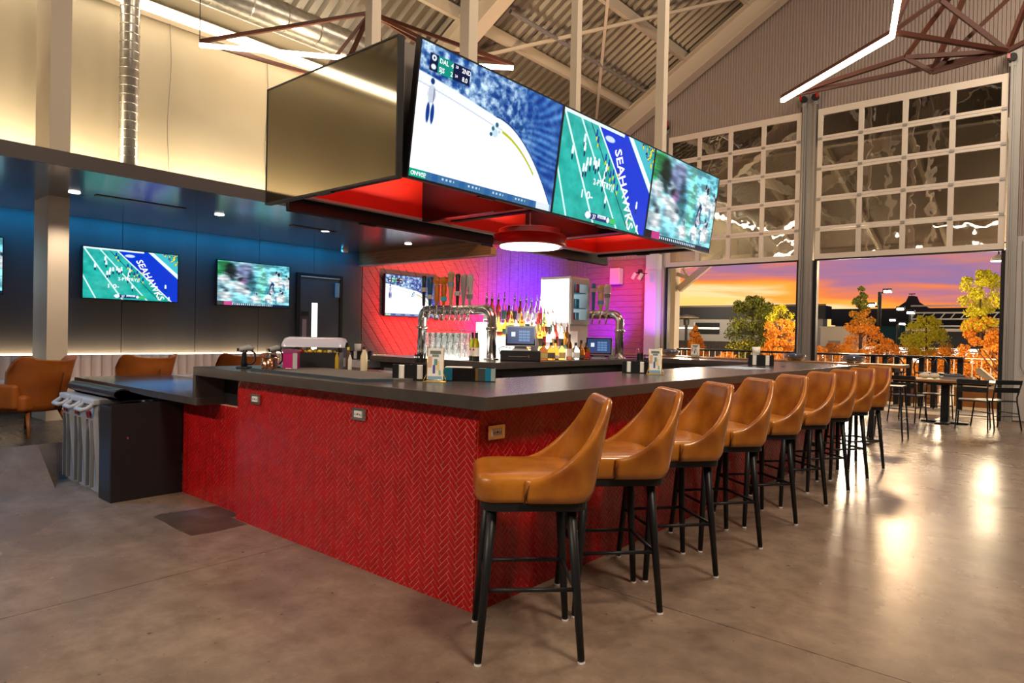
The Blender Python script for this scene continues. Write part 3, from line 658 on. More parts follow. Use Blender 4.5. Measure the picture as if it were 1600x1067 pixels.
def pic_football(h, w):
    V, U = np.meshgrid(np.linspace(0, 1, h), np.linspace(0, 1, w), indexing='ij')
    n = fbm(h, w, 10, 14, 21, 4); img = lerp(np.array([.04, .55, .50]), np.array([.22, .78, .74]), n[..., None]*1.0)
    img = lerp(img, np.array([.55, .85, .86]), (sm(.45, 1., V-U*.25)*.55*n)[..., None])
    def band(u1, u0): return u0+(u1-u0)*V          # u position of a slanted line: u0 at the bottom, u1 on top
    for u1, u0, wd in ((-.16, .13, .008), (.0, .40, .010), (.15, .66, .009)): put(img, 1-sm(wd*.6, wd*1.3, np.abs(U-band(u1, u0))), (.85, .97, .95))
    put(img, 1-sm(.003, .006, np.abs(U-band(.24, .80))), (.03, .2, .3))
    a = band(.32, .93); b = band(.66, 1.32); put(img, sm(0, .006, U-a)*sm(0, .006, b-U), (.04, .22, .80)); put(img, 1-sm(.006, .012, np.abs(U-a)), (.9, .97, 1))
    put(img, sm(0, .006, U-b)*sm(0, .006, band(.72, 1.4)-U), (.92, .97, 1)); put(img, sm(0, .004, U-band(.72, 1.4))*sm(0, .006, band(.86, 1.6)-U), (.25, .72, .78))
    cr_ = fbm(h, w, 26, 40, 31, 2); put(img, sm(0, .01, U-band(.80, 1.52))*(cr_ > .52), (.05, .15, .5)); put(img, sm(0, .01, U-band(.80, 1.52))*(cr_ > .62), (.9, .85, .2))
    put(img, (V > .965)*(U < .62)*1., (.88, .95, .97))
    put(img, blob(U, V, .47, .885, .06, .035)*.9, (.88, .93, .98))
    r = random.Random(5)
    def man(cu, cv, c1, c2, s=1.0):
        put(img, blob(U, V, cu, cv+.035*s, .010*s, .020*s), c1); put(img, blob(U, V, cu, cv, .012*s, .035*s), c1); put(img, blob(U, V, cu, cv-.05*s, .009*s, .03*s), c2)
    for cu, cv in ((.22, .78), (.23, .70), (.27, .57), (.30, .58), (.34, .60), (.36, .57), (.385, .60), (.24, .50), (.265, .51), (.46, .50), (.47, .58), (.45, .42), (.50, .26), (.12, .63), (.90, .05), (.86, .30)): man(cu, cv, (.92, .96, .98), (.05, .2, .35), 1.1)
    for cu, cv in ((.33, .88), (.35, .82), (.45, .68), (.49, .64), (.55, .56), (.57, .48), (.52, .53), (.60, .60), (.61, .42), (.79, .20), (.78, .13)): man(cu, cv, (.10, .2, .65), (.85, .82, .15), .9)
    put(img, ((U > .31)*(U < .62)*(V > .035)*(V < .10))*1., (.06, .16, .42)); put(img, blob(U, V, .34, .07, .035, .042), (.92, .95, 1)); put(img, ((U > .44)*(U < .53)*(V > .065)*(V < .098))*1., (.88, .92, .96))
    put(img, blob(U, V, .555, .068, .02, .035), (.9, .94, .98)); put(img, ((U > .575)*(U < .64)*(V > .04)*(V < .095))*1., (.25, .75, .4))
    return img
def pic_players(h, w):
    V, U = np.meshgrid(np.linspace(0, 1, h), np.linspace(0, 1, w), indexing='ij')
    n = fbm(h, w, 5, 3, 41, 4); n2 = fbm(h, w, 22, 16, 43, 3); n3 = fbm(h, w, 9, 9, 47, 3); img = lerp(np.array([.12, .58, .66]), np.array([.78, .94, .97]), n[..., None])
    U0, V0 = U, V; U = U+.07*(n3-.5); V = V+.10*(fbm(h, w, 8, 8, 53, 3)-.5)
    for cu, cv, ru, rv, k, c in ((.08, .82, .16, .22, .8, (.10, .52, .22)), (.19, .76, .09, .22, .85, (.03, .09, .10)), (.37, .74, .13, .30, .7, (.48, .42, .60)), (.45, .50, .07, .32, .6, (.04, .20, .24)), (.60, .55, .06, .6, .6, (.50, .85, .72)), (.33, .58, .06, .1, .7, (.55, .3, .5))): put(img, blob(U, V, cu, cv, ru, rv)*k, c)
    def player(cu, cv, s):
        put(img, blob(U, V, cu, cv, .11*s, .14*s)*.9, (.88, .95, .98)); put(img, blob(U, V, cu+.03*s, cv-.17*s, .12*s, .10*s)*.7, (.55, .82, .92))
        put(img, blob(U, V, cu+.02*s, cv+.16*s, .05*s, .075*s)*.8, (.72, .82, .88)); put(img, blob(U, V, cu+.035*s, cv+.15*s, .02*s, .05*s)*.9, (.05, .08, .14)); put(img, blob(U, V, cu-.005*s, cv+.20*s, .012*s, .04*s)*.9, (.06, .09, .16)); put(img, blob(U, V, cu-.05*s, cv-.06*s, .02*s, .09*s)*.6, (.10, .30, .42))
    for a in ((.26, .42, 1.25), (.08, .55, .9), (.80, .60, 1.2), (.96, .55, 1.0), (.52, .16, .8), (.70, .18, .8), (.86, .22, .9), (.08, .2, 1.1), (.38, .3, .7)): player(*a)
    put(img, blob(U, V, .745, .44, .04, .16), (.04, .18, .32)); put(img, blob(U, V, .745, .40, .024, .12), (.78, .80, .86))
    t = np.clip((n2-.35)/.3, 0, 1)[..., None]; img = lerp(img*.72, np.clip(img*1.2, 0, 1), t)
    k = max(1, int(w*.035)); c = np.cumsum(np.pad(img, ((0, 0), (k, k), (0, 0)), mode='edge'), axis=1); bl = (c[:, 2*k:]-c[:, :-2*k])/(2*k); mix = sm(.25, .55, np.abs(U0-.78)+.15)[..., None]*.75+.1; img = lerp(img, bl[:, :w], mix)
    U, V = U0, V0
    put(img, (V < .06)*1., (.05, .14, .25)); put(img, ((V < .09)*(U < .09))*1., (.02, .05, .12)); put(img, ((V < .09)*(U > .09)*(U < .2))*1., (.75, .2, .5)); put(img, ((V < .05)*(V > .02)*(U > .2)*(U < .75)*(np.sin(U*220) > 0))*1., (.8, .9, .95))
    return np.clip(img, 0, 1)
PICS = {}
def screen_mesh(kind, w, h, res):
    key = (kind, w, h, res)
    if key in PICS: return PICS[key]
    nx, ny = res, int(res*9/16); img = {'hockey': pic_hockey, 'football': pic_football, 'players': pic_players}[kind](ny, nx)
    xs = np.linspace(-w/2, w/2, nx); zs = np.linspace(-h/2, h/2, ny); X, Z = np.meshgrid(xs, zs)
    co = np.stack([X.ravel(), np.zeros(nx*ny), Z.ravel()], 1); i = np.arange(nx*ny).reshape(ny, nx)
    q = np.stack([i[:-1, :-1].ravel(), i[:-1, 1:].ravel(), i[1:, 1:].ravel(), i[1:, :-1].ravel()], 1)
    me = bpy.data.meshes.new('screen'); me.from_pydata(co.tolist(), [], q.tolist()); me.materials.append(M_screen)
    ca = me.color_attributes.new('picture', 'FLOAT_COLOR', 'POINT'); lin = np.ones((nx*ny, 4)); lin[:, :3] = np.clip(img.reshape(-1, 3), 0, 1)**2.2
    ca.data.foreach_set('color', lin.ravel().astype(np.float32)); PICS[key] = me; return me
def stext(scr, w, h, body, u, v, size, m=M_txt, sx=1., ax=(1, 0), ay=(0, 1), dep=.003, bold=.018):
    def f(x, y):
        x *= sx; return Vector(((u-.5)*w+x*ax[0]+y*ay[0], -dep, (v-.5)*h+x*ax[1]+y*ay[1]))
    o = text(None, body, size, m, f, 'caption', bold=bold); o.parent = scr; o.location = (0, 0, 0); return o
M_txtdk = mat('screen_text_navy', (0, 0, 0), .3, emit=(.02, .06, .25), es=1)
def tv(label, kind, w, loc, rotz, rx=0, res=300, group=None, name='television'):
    h = w*9/16; t = T(name, label, 'television', loc, 0, group); t.rotation_euler = (rx, 0, rotz)
    P(t, 'housing', MB().box(-w/2-.008, w/2+.008, .002, .045, -h/2-.012, h/2+.008).box(-w*.3, w*.3, .045, .07, -h*.3, h*.3), M_black, False, False)
    for a in ((-w/2-.008, -w/2+.004, -h/2-.012, h/2+.008), (w/2-.004, w/2+.008, -h/2-.012, h/2+.008), (-w/2+.004, w/2-.004, h/2-.004, h/2+.008), (-w/2+.004, w/2-.004, -h/2-.012, -h/2+.004)):
        P(t, 'bezel', MB().box(a[0], a[1], -.006, .002, a[2], a[3]), M_black, False, False)
    P(t, 'chin', MB().box(-.09, .09, -.004, .03, -h/2-.022, -h/2-.012), M_black2, False, False)
    if kind == 'off':
        P(t, 'screen', MB().box(-w/2, w/2, -.002, .001, -h/2, h/2), mat('dark_screen_glass', (.30, .265, .20), .06, metal=1), False, False); return t
    scr = new('screen', screen_mesh(kind, w, h, res), t, False); scr.location = (0, -.001, 0)
    if kind == 'hockey':
        for s, u, v in (('DAL', .110, .885), ('SJS', .110, .822), ('4', .178, .885), ('2', .178, .822), ('2ND', .245, .885), ('8.0', .25, .822), ('28', .206, .90), ('24', .206, .832)): stext(scr, w, h, s, u, v, h*(.050 if len(s) != 2 else .028))
        stext(scr, w, h, 'ON ICE', .012, .018, h*.045)
    if kind == 'football':
        dv = Vector((.30*w, -.92*h)).normalized()
        stext(scr, w, h, 'SEAHAWKS', .53, .80, h*.18, sx=.98, ax=(dv.x, dv.y), ay=(.93, .36))
        stext(scr, w, h, '2-PT TRY))', .35, .385, h*.085); stext(scr, w, h, '1 0-', .235, .225, h*.11, sx=1.3); stext(scr, w, h, '37', .385, .045, h*.062)
        stext(scr, w, h, '2:04 4TH', .445, .068, h*.028, M_txtdk)
    return t
TW75 = 1.655; tl = math.radians(7.4)
for i, (k, lab) in enumerate((('hockey', 'large hanging screen showing an ice hockey game with a referee'), ('football', 'large hanging screen showing a football field with a blue end zone'), ('players', 'large hanging screen showing a blurred close-up of football players'))):
    tv(lab, k, TW75, (-3.51, 3.875+i*1.672, 2.915), PI/2, tl, 420, 'screens hung around the bar canopy')
tv('large switched-off screen at the near end of the hanging canopy', 'off', 1.66, (-4.305, 2.868, 2.872), 0, 0, 0, 'screens hung around the bar canopy')
for i in range(3): tv(['dark hanging screen facing the lounge, at the near end', 'dark hanging screen facing the lounge, in the middle', 'dark hanging screen facing the lounge, at the far end'][i], 'off', 1.655, (-5.17, 3.875+i*1.672, 2.84), -PI/2, tl, 0, 'screens hung around the bar canopy')
tv('dark hanging screen at the far end of the canopy', 'off', 1.36, (-4.33, 7.80, 2.84), PI, tl, 0, 'screens hung around the bar canopy')
tv('wall screen with a football field and blue end zone, beside the lounge column', 'football', 1.21, (XL+.10, 3.575, 2.063), PI/2, 0, 260, 'screens on the lounge wall')
tv('wall screen with football players, between the field screen and the door', 'players', 1.21, (XL+.10, 5.36, 2.06), PI/2, 0, 260, 'screens on the lounge wall')
tv('wall screen at the edge of view by the lounge column', 'players', 1.21, (XL+.10, 1.52, 2.06), PI/2, 0, 200, 'screens on the lounge wall')
tv('wall screen with ice hockey on the red planks behind the taps', 'hockey', 1.40, (XL+.12, 8.645, 2.06), PI/2, 0, 260)

# ------------------------------------------------------------------ the canopy that carries the hanging screens
can = T('screen_canopy', 'red-lined box canopy hanging over the bar on four poles', 'canopy', (-4.34, 5.35, 2.49))
cx0, cx1, cy0, cy1, cz0, cz1 = -5.03, -3.66, 3.06, 7.66, 2.49, 3.40
for a in ((cx0, cx0+.03, cy0, cy1), (cx1-.03, cx1, cy0, cy1), (cx0+.03, cx1-.03, cy0, cy0+.03), (cx0+.03, cx1-.03, cy1-.03, cy1)):
    P(can, 'shell_panel', MB().box(a[0], a[1], a[2], a[3], cz0, cz1), M_grey)
for a in ((cx0+.03, cx0+.045, cy0+.03, cy1-.03), (cx1-.045, cx1-.03, cy0+.03, cy1-.03), (cx0+.045, cx1-.045, cy0+.03, cy0+.045), (cx0+.045, cx1-.045, cy1-.045, cy1-.03)):
    P(can, 'red_liner', MB().box(a[0], a[1], a[2], a[3], cz0+.012, cz1-.03), M_red)
for a in ((cx0-.005, cx0+.055, cy0, cy1), (cx1-.055, cx1+.005, cy0, cy1), (cx0+.055, cx1-.055, cy0-.005, cy0+.055), (cx0+.055, cx1-.055, cy1-.055, cy1+.005)):
    P(can, 'trim_strip', MB().box(a[0], a[1], a[2], a[3], cz0-.012, cz0+.01), mat('pale_trim', (.42, .38, .36), .5))
P(can, 'lid', MB().box(cx0, cx1, cy0, cy1, cz1, cz1+.02), M_grey)
for yy in (4.45, 6.08):
    P(can, 'partition', MB().box(cx0+.05, cx1-.05, yy, yy+.05, cz0-.02, cz1-.03), M_blackgl)
    P(can, 'partition_rail', MB().box(cx0+.05, cx1-.05, yy+.05, yy+.12, cz0-.02, cz0+.10), M_red)
    P(can, 'light_track', MB().box(cx0+.1, cx1-.1, yy+.35, yy+.42, cz0+.02, cz0+.07), M_black)
for xx in (-4.92, -3.70):
    for yy in (3.76, 6.95): P(can, 'pole', MB().box(xx-.05, xx+.05, yy-.05, yy+.05, cz1, roofz(xx)-.1), M_cream)
for xx in (-4.9, -4.3, -3.75): P(can, 'mount_arm', MB().box(xx-.03, xx+.03, 2.93, 3.06, 2.8, 2.9), M_black)
lmp = T('pendant_lamp', 'round red drum pendant glowing below the canopy', 'lamp', (-4.20, 5.20, 2.25))
P(lmp, 'drum', MB().lathe([(.305, 0), (.37, .0), (.372, .01), (.372, .10), (.365, .11), (.33, .115), (.325, .16), (.30, .17), (.02, .175)], (-4.20, 5.20, 2.25), 48), M_redgl, True)
P(lmp, 'diffuser', MB().lathe([(.295, -.012), (.30, 0), (.30, .005)], (-4.20, 5.20, 2.25), 48), M_disc)
P(lmp, 'cord', MB().tube([(-4.20, 5.20, 2.42), (-4.20, 5.20, 3.40)], .006, 6), M_cream)
for nm_, lo_, lab in (('spotlight', (-8.35, 14.2, 2.95), 'small red-glowing spotlight head below the soffit by the corner post'), ('spotlight', (-8.0, 13.9, 2.9), 'small pale spotlight head next to the red-glowing one')):
    lo_ = (lo_[0], lo_[1]+.35, lo_[2])
    s_ = T(nm_, lab, 'spotlight', lo_); x, y, z = lo_
    P(s_, 'can', MB().tube([(x, y, z), (x-.05, y-.05, z-.13)], .045, 12), M_white); P(s_, 'lens', MB().tube([(x-.05, y-.05, z-.131), (x-.052, y-.052, z-.136)], .038, 12), mat('red_lens', (1, 0, 0), .4, emit=(1, .05, .03), es=6) if 'red' in lab else M_chrome)
    P(s_, 'stem', MB().tube([(x, y, z), (x, YB-.03, z+.06)], .012, 6), M_black); P(s_, 'wall_plate', MB().box(x-.05, x+.05, YB-.05, YB-.02, z, z+.12), M_black)
sp = T('wall_speaker', 'pale box speaker high on the plank wall by the corner post', 'speaker', (-8.96, YB-.2, 2.92))
P(sp, 'cabinet', MB().box(-9.10, -8.82, YB-.26, YB-.06, 2.70, 3.11), M_white, bevel=.01); P(sp, 'grille', MB().box(-9.09, -8.83, YB-.265, YB-.26, 2.71, 3.10), mat('speaker_cloth', (.6, .6, .62), .8)); P(sp, 'bracket', MB().box(-9.0, -8.92, YB-.06, YB-.02, 2.8, 3.0), M_black)

# ------------------------------------------------------------------ line lights, ducts
def frame_light(label, nodes, bars, leds, cables, group):
    c = Vector(nodes[0]); t = T('line_light', label, 'light fixture', c, 0, group)
    for a, b in bars: P(t, 'bar', MB().beam(nodes[a], nodes[b], .045, .045), M_rust)
    for a, b in leds:
        p = Vector(nodes[a])-Vector((0, 0, .045)); q = Vector(nodes[b])-Vector((0, 0, .045)); P(t, 'led_line', MB().beam(p, q, .05, .045), M_led)
    for a in cables: p = Vector(nodes[a]); P(t, 'cable', MB().tube([p, (p.x, p.y, roofz(p.x)-.03)], .006, 5), M_black)

# ------------------------------------------------------------------ back-bar island
isl = T('back_bar', 'dark island cabinet inside the bar carrying taps and bottles', 'cabinet', (-5.4, 6.5, 0))
P(isl, 'body', MB().box(-6.4, -4.55, 5.1, 7.95, 0, 1.0), M_black)
P(isl, 'steel_front', MB().box(-6.3, -4.6, 5.07, 5.1, .1, .93), M_gal); P(isl, 'cooler_door', MB().box(-4.55, -4.53, 5.2, 6.4, .12, .93), M_black2); P(isl, 'cooler_door', MB().box(-4.55, -4.53, 6.44, 7.7, .12, .93), M_black2)
ZI = 1.07
one('back_bar_worktop', MB().box(-6.5, -4.45, 5.01, 8.05, 1.003, ZI), M_ctop, 'dark grey worktop of the island under the beer taps', 'worktop', bevel=.004)
stn = T('steel_station', 'brushed steel underbar station between bar and island', 'counter', (-3.6, 4.0, 0))
P(stn, 'body', MB().box(-3.35, -2.95, 3.3, 8.2, .1, .86), M_gal); P(stn, 'steel_top', MB().box(-3.38, -2.93, 3.28, 8.25, .86, .90), M_chrome); P(stn, 'kick', MB().box(-3.3, -3.0, 3.4, 8.1, 0, .1), M_black)
st2 = T('steel_side_station', 'bright steel station at the lounge side of the bar', 'counter', (-7.0, 5.2, 0))
P(st2, 'body', MB().box(-7.45, -6.58, 4.98, 5.6, 0, .92), M_gal); P(st2, 'steel_top', MB().box(-7.5, -6.53, 4.93, 5.65, .92, 1.0), mat('pale_steel', (.80, .80, .82), .3, metal=.4)); P(st2, 'backsplash', MB().box(-7.5, -6.53, 5.61, 5.65, 1.0, 1.06), M_chrome)

def tap_tower(label, p0, p1, zt, taps, base2=True):
    t = T('tap_tower', label, 'beer tower', (p0[0], p0[1], ZI)); a = Vector((*p0, 0)); b = Vector((*p1, 0)); d = (b-a).normalized(); r = .11; R = .056
    def arc(c, s): return [c+s*d*(r-r*math.cos(i*PI/12))*1.0+Vector((0, 0, zt-r+r*math.sin(i*PI/12))) for i in range(7)]
    path = [a+Vector((0, 0, ZI)), a+Vector((0, 0, zt-r))]+arc(a, 1)[1:]
    if base2: path += arc(b, -1)[::-1]+[b+Vector((0, 0, ZI))]
    else: path += [b+Vector((0, 0, zt))]
    P(t, 'pipe', MB().tube(path, R, 18), M_chrome, True)
    for q in ([a, b] if base2 else [a]):
        P(t, 'flange', MB().lathe([(.085, 0), (.085, .012), (.065, .02)], (q.x, q.y, ZI), 20), M_chrome, True); P(t, 'collar', MB().lathe([(.066, 0), (.07, .01), (.07, .03), (.066, .04)], (q.x, q.y, zt-.24), 20), M_chrome, True)
    n = Vector((d.y, -d.x, 0))
    if n.y > 0: n = -n
    for i, (s, col, kind, nm) in enumerate(taps):
        c = a+d*s; z = zt; tp = P(t, 'faucet', MB().tube([c+Vector((0, 0, z-.03))+n*.04, c+n*.10+Vector((0, 0, z)), c+n*.115+Vector((0, 0, z-.06)), c+n*.13+Vector((0, 0, z-.13))], [.016, .016, .013, .011], 8).tube([c+n*.10+Vector((0, 0, z)), c+n*.10+Vector((0, 0, z+.07))], .009, 8), M_chrome, True)
        q = c+n*.10; m = mat('tap_'+nm, col, .35)
        if kind == 'paddle': pr = [(.011, .05), (.014, .10), (.020, .18), (.027, .30), (.029, .36), (.022, .395), (.008, .405)]
        elif kind == 'round': pr = [(.011, .05), (.013, .08), (.022, .12), (.024, .28), (.016, .295), (.03, .31), (.036, .345), (.03, .38), (.008, .395)]
        elif kind == 'figure': pr = [(.010, .05), (.012, .10), (.022, .22), (.026, .30), (.018, .34), (.028, .365), (.024, .395), (.034, .41), (.012, .45)]
        else: pr = [(.011, .05), (.013, .10), (.017, .30), (.020, .40), (.012, .415)]
        h = P(t, 'tap_handle', MB().lathe(pr, (q.x, q.y, z), 12, 1.8, 1.0), m, True)
        P(t, 'handle_badge', MB().lathe([(.0255, .0), (.0275, .05)], (q.x, q.y, z+[.22, .13, .30, .10, .27, .16, .31, .12][i % 8]), 12, 1.81, 1.04), mat('badge_'+nm, tuple(max(.02, 1-x*1.1) if sum(col) > 1 else .7 for x in col), .4))
        if nm == 'orange2': text(h, 'ROGUE', .04, M_black, lambda x, y, q=q, z=z: q+Vector((0, 0, z+.29-x*1.0))+Vector((.75, .66, 0))*(y-.012)+n*.03).name = 'handle_lettering'
        if nm == 'lite': text(h, 'lite', .045, M_black, lambda x, y, q=q, z=z: q+Vector((0, 0, z+.20+x))+Vector((.75, .66, 0))*(-y+.015)+n*.03).name = 'handle_lettering'
    return t
tap_tower('long steel pipe beer tower with a row of tap handles', (-6.2, 5.58), (-5.03, 5.58), 1.64,
          [(.13, (.03, .03, .04), 'slim', 'black'), (.24, (.03, .12, .30), 'paddle', 'blue'), (.36, (.75, .22, .02), 'round', 'orange1'), (.48, (.85, .26, .01), 'round', 'orange2'), (.60, (.62, .48, .28), 'figure', 'stag'), (.71, (.04, .04, .05), 'slim', 'ink'), (.81, (.45, .42, .42), 'paddle', 'grey'), (.91, (.62, .60, .58), 'paddle', 'lite')])
tap_tower('short steel pipe beer tower beside the lit fridge', (-4.62, 7.67), (-5.25, 7.67), 1.66,
          [(.14, (.66, .66, .66), 'paddle', 'silver'), (.24, (.72, .55, .25), 'round', 'gold'), (.36, (.05, .25, .5), 'slim', 'teal')], False)
# lit stepped display
dsp = T('liquor_display', 'stepped lit display behind the bottles', 'shelf', (-5.2, 6.5, ZI))
STEPS = [(-4.93, 1.19), (-5.14, 1.34), (-5.36, 1.50)]
for i, (xx, zz) in enumerate(STEPS):
    P(dsp, 'step', MB().box(xx-.105, xx+.10, 5.96 if i < 1 else 5.78, 6.97, ZI, zz), M_lit)
P(dsp, 'end_panel', MB().box(-4.94, -4.82, 6.98, 7.06, ZI, 1.42), M_white)
G_ = {}
def gl(nm, c, tr=1.0): return mat('glass_'+nm, c, .04, trans=tr, ior=1.25)
GL = {'clear': gl('clear', (.93, .95, .95)), 'amber': gl('amber', (.75, .30, .04)), 'gold': gl('gold', (.85, .58, .08)), 'green': gl('green', (.35, .62, .12)), 'red': gl('red', (.65, .05, .04)), 'brown': gl('brown', (.22, .07, .02)), 'honey': gl('honey', (.80, .45, .12))}
BK = {'tall': [(.030, 0), (.036, .006), (.036, .17), (.033, .19), (.015, .225), (.0135, .29)], 'slim': [(.027, 0), (.031, .006), (.031, .20), (.012, .25), (.012, .31)], 'squat': [(.044, 0), (.050, .006), (.050, .11), (.044, .13), (.016, .155), (.015, .19)], 'round': [(.034, 0), (.044, .02), (.047, .07), (.042, .12), (.016, .16), (.014, .22)]}
BM = {}
def bottle(kind, colr, loc, label, group, pourer=True, capc=(.03, .03, .03), lab=(.85, .82, .74)):
    t = T('liquor_bottle', label, 'bottle', loc, 0, group); pr = BK[kind]; rb = pr[2][0]; ztop = pr[-1][1]
    def sh(key, f):
        if key not in BM: BM[key] = f()
        return BM[key]
    new('glass_body', sh(('b', kind, colr), lambda: MB().lathe(pr, n=14).mesh('glass_body', GL[colr], True)), t, False)
    lk = ('l', kind, lab); z0 = pr[2][1]*.22; z1 = pr[2][1]*.78
    new('paper_label', sh(lk, lambda: MB().lathe([(rb+.0008, z0), (rb+.0008, z1)], n=14).mesh('paper_label', mat('label_%d%d%d' % tuple(int(c*99) for c in lab), lab, .7))), t, False)
    if pourer: new('pour_spout', sh(('p', kind), lambda: MB().lathe([(.014, 0), (.014, .02), (.006, .025), (.004, .075)], (0, 0, ztop), 8).mesh('pour_spout', M_chrome, True)), t, False)
    else: new('bottle_cap', sh(('c', kind, capc), lambda: MB().lathe([(.0165, -.02), (.0165, .018)], (0, 0, ztop), 10).mesh('bottle_cap', mat('cap_%d%d%d' % tuple(int(c*99) for c in capc), capc, .4))), t, False)
    return t
rb_ = random.Random(12)
rows = [('top', STEPS[2], 11, 5.84, 6.90, [('tall', 'clear'), ('tall', 'gold'), ('tall', 'honey'), ('slim', 'clear'), ('round', 'honey'), ('slim', 'clear'), ('tall', 'amber'), ('slim', 'clear'), ('tall', 'clear'), ('slim', 'clear'), ('slim', 'clear')]),
        ('middle', STEPS[1], 11, 5.82, 6.88, [('round', 'gold'), ('squat', 'amber'), ('tall', 'honey'), ('squat', 'clear'), ('tall', 'amber'), ('slim', 'clear'), ('tall', 'clear'), ('slim', 'red'), ('tall', 'green'), ('tall', 'clear'), ('slim', 'clear')]),
        ('lower', STEPS[0], 12, 6.02, 6.92, [('squat', 'honey'), ('squat', 'amber'), ('tall', 'amber'), ('round', 'brown'), ('tall', 'gold'), ('slim', 'honey'), ('squat', 'clear'), ('tall', 'clear'), ('slim', 'red'), ('tall', 'clear'), ('round', 'amber'), ('tall', 'brown')]),
        ('counter', (-4.70, ZI), 8, 6.12, 7.0, [('squat', 'brown'), ('squat', 'amber'), ('round', 'amber'), ('squat', 'honey'), ('tall', 'brown'), ('squat', 'clear'), ('round', 'amber'), ('squat', 'amber')])]
LABC = [(.85, .82, .74), (.12, .10, .09), (.72, .55, .2), (.5, .05, .05), (.1, .25, .2), (.9, .9, .9)]
for rn, (xx, zz), n, ya, yb, ks in rows:
    for i in range(n):
        k, c = ks[i % len(ks)]; yy = ya+(yb-ya)*i/(n-1)+rb_.uniform(-.012, .012)
        cn = {'clear': 'clear', 'gold': 'golden', 'honey': 'honey-coloured', 'amber': 'amber', 'green': 'green', 'red': 'red', 'brown': 'dark brown'}[c]
        where = 'front row on the worktop' if rn == 'counter' else f'{rn} row of the lit display'
        bottle(k, c, (xx+rb_.uniform(-.012, .012), yy, zz), f'{cn} liquor bottle, {ORD[i]} from the register in the {where}', 'liquor bottles on the back bar', rn != 'counter', (.03, .03, .03), LABC[rb_.randrange(6)])
# lit fridge
fr = T('display_fridge', 'small lit drinks fridge with a glass door at the end of the bottles', 'fridge', (-5.18, 7.2, 1.5))
fx0, fx1, fy0, fy1, fz0, fz1 = -5.44, -4.96, 7.0, 7.42, 1.51, 2.13
P(fr, 'pedestal', MB().box(fx0, fx1, fy0, fy1, ZI, fz0), M_white); M_fw = mat('lit_fridge_panel', (1, 1, 1), .3, emit=(1, .97, .92), es=1.25)
P(fr, 'side_panel', MB().box(fx0, fx1-.02, fy0, fy0+.02, fz0+.02, fz1-.02), M_fw); P(fr, 'back_panel', MB().box(fx0, fx0+.02, fy0, fy1, fz0, fz1), M_fw); P(fr, 'side_panel', MB().box(fx0, fx1, fy1-.02, fy1, fz0, fz1), M_white)
P(fr, 'base', MB().box(fx0, fx1, fy0, fy1, fz0, fz0+.04), M_white); P(fr, 'crown', MB().box(fx0-.005, fx1+.005, fy0-.005, fy1+.005, fz1-.03, fz1), M_white)
P(fr, 'corner_post', MB().box(fx1-.02, fx1, fy0-.004, fy0+.02, fz0, fz1), M_white)
P(fr, 'door_frame', MB().box(fx1, fx1+.02, fy0, fy0+.05, fz0, fz1-.03).box(fx1, fx1+.02, fy1-.05, fy1, fz0, fz1-.03).box(fx1, fx1+.02, fy0+.05, fy1-.05, fz1-.09, fz1-.03).box(fx1, fx1+.02, fy0+.05, fy1-.05, fz0, fz0+.06), mat('pale_blue_frame', (.5, .62, .66), .4))
P(fr, 'light_panel', MB().box(fx0+.03, fx0+.04, fy0+.03, fy1-.03, fz0+.05, fz1-.05), mat('cool_light_panel', (1, 1, 1), .4, emit=(.55, .85, .95), es=1.6))
for z in (1.72, 1.92): P(fr, 'rack', MB().box(fx0+.04, fx1-.02, fy0+.03, fy1-.03, z, z+.01), mat('teal_rack', (.1, .4, .5), .4))
for j, z in enumerate((1.55, 1.73, 1.93)):
    for i in range(3): one('drink_can', MB().lathe([(.025, 0), (.03, .008), (.03, .11), (.025, .12)], (fx1-.10, fy0+.12+i*.09, z+.002), 12), mat('can_%d' % ((i+j) % 3), [(.1, .35, .5), (.5, .08, .12), (.2, .6, .7)][(i+j) % 3], .3, metal=.4), f'{["blue", "red", "aqua"][(i+j) % 3]} drink can on the {["bottom", "middle", "top"][j]} rack of the lit fridge', 'can', 'cans in the lit fridge', True)
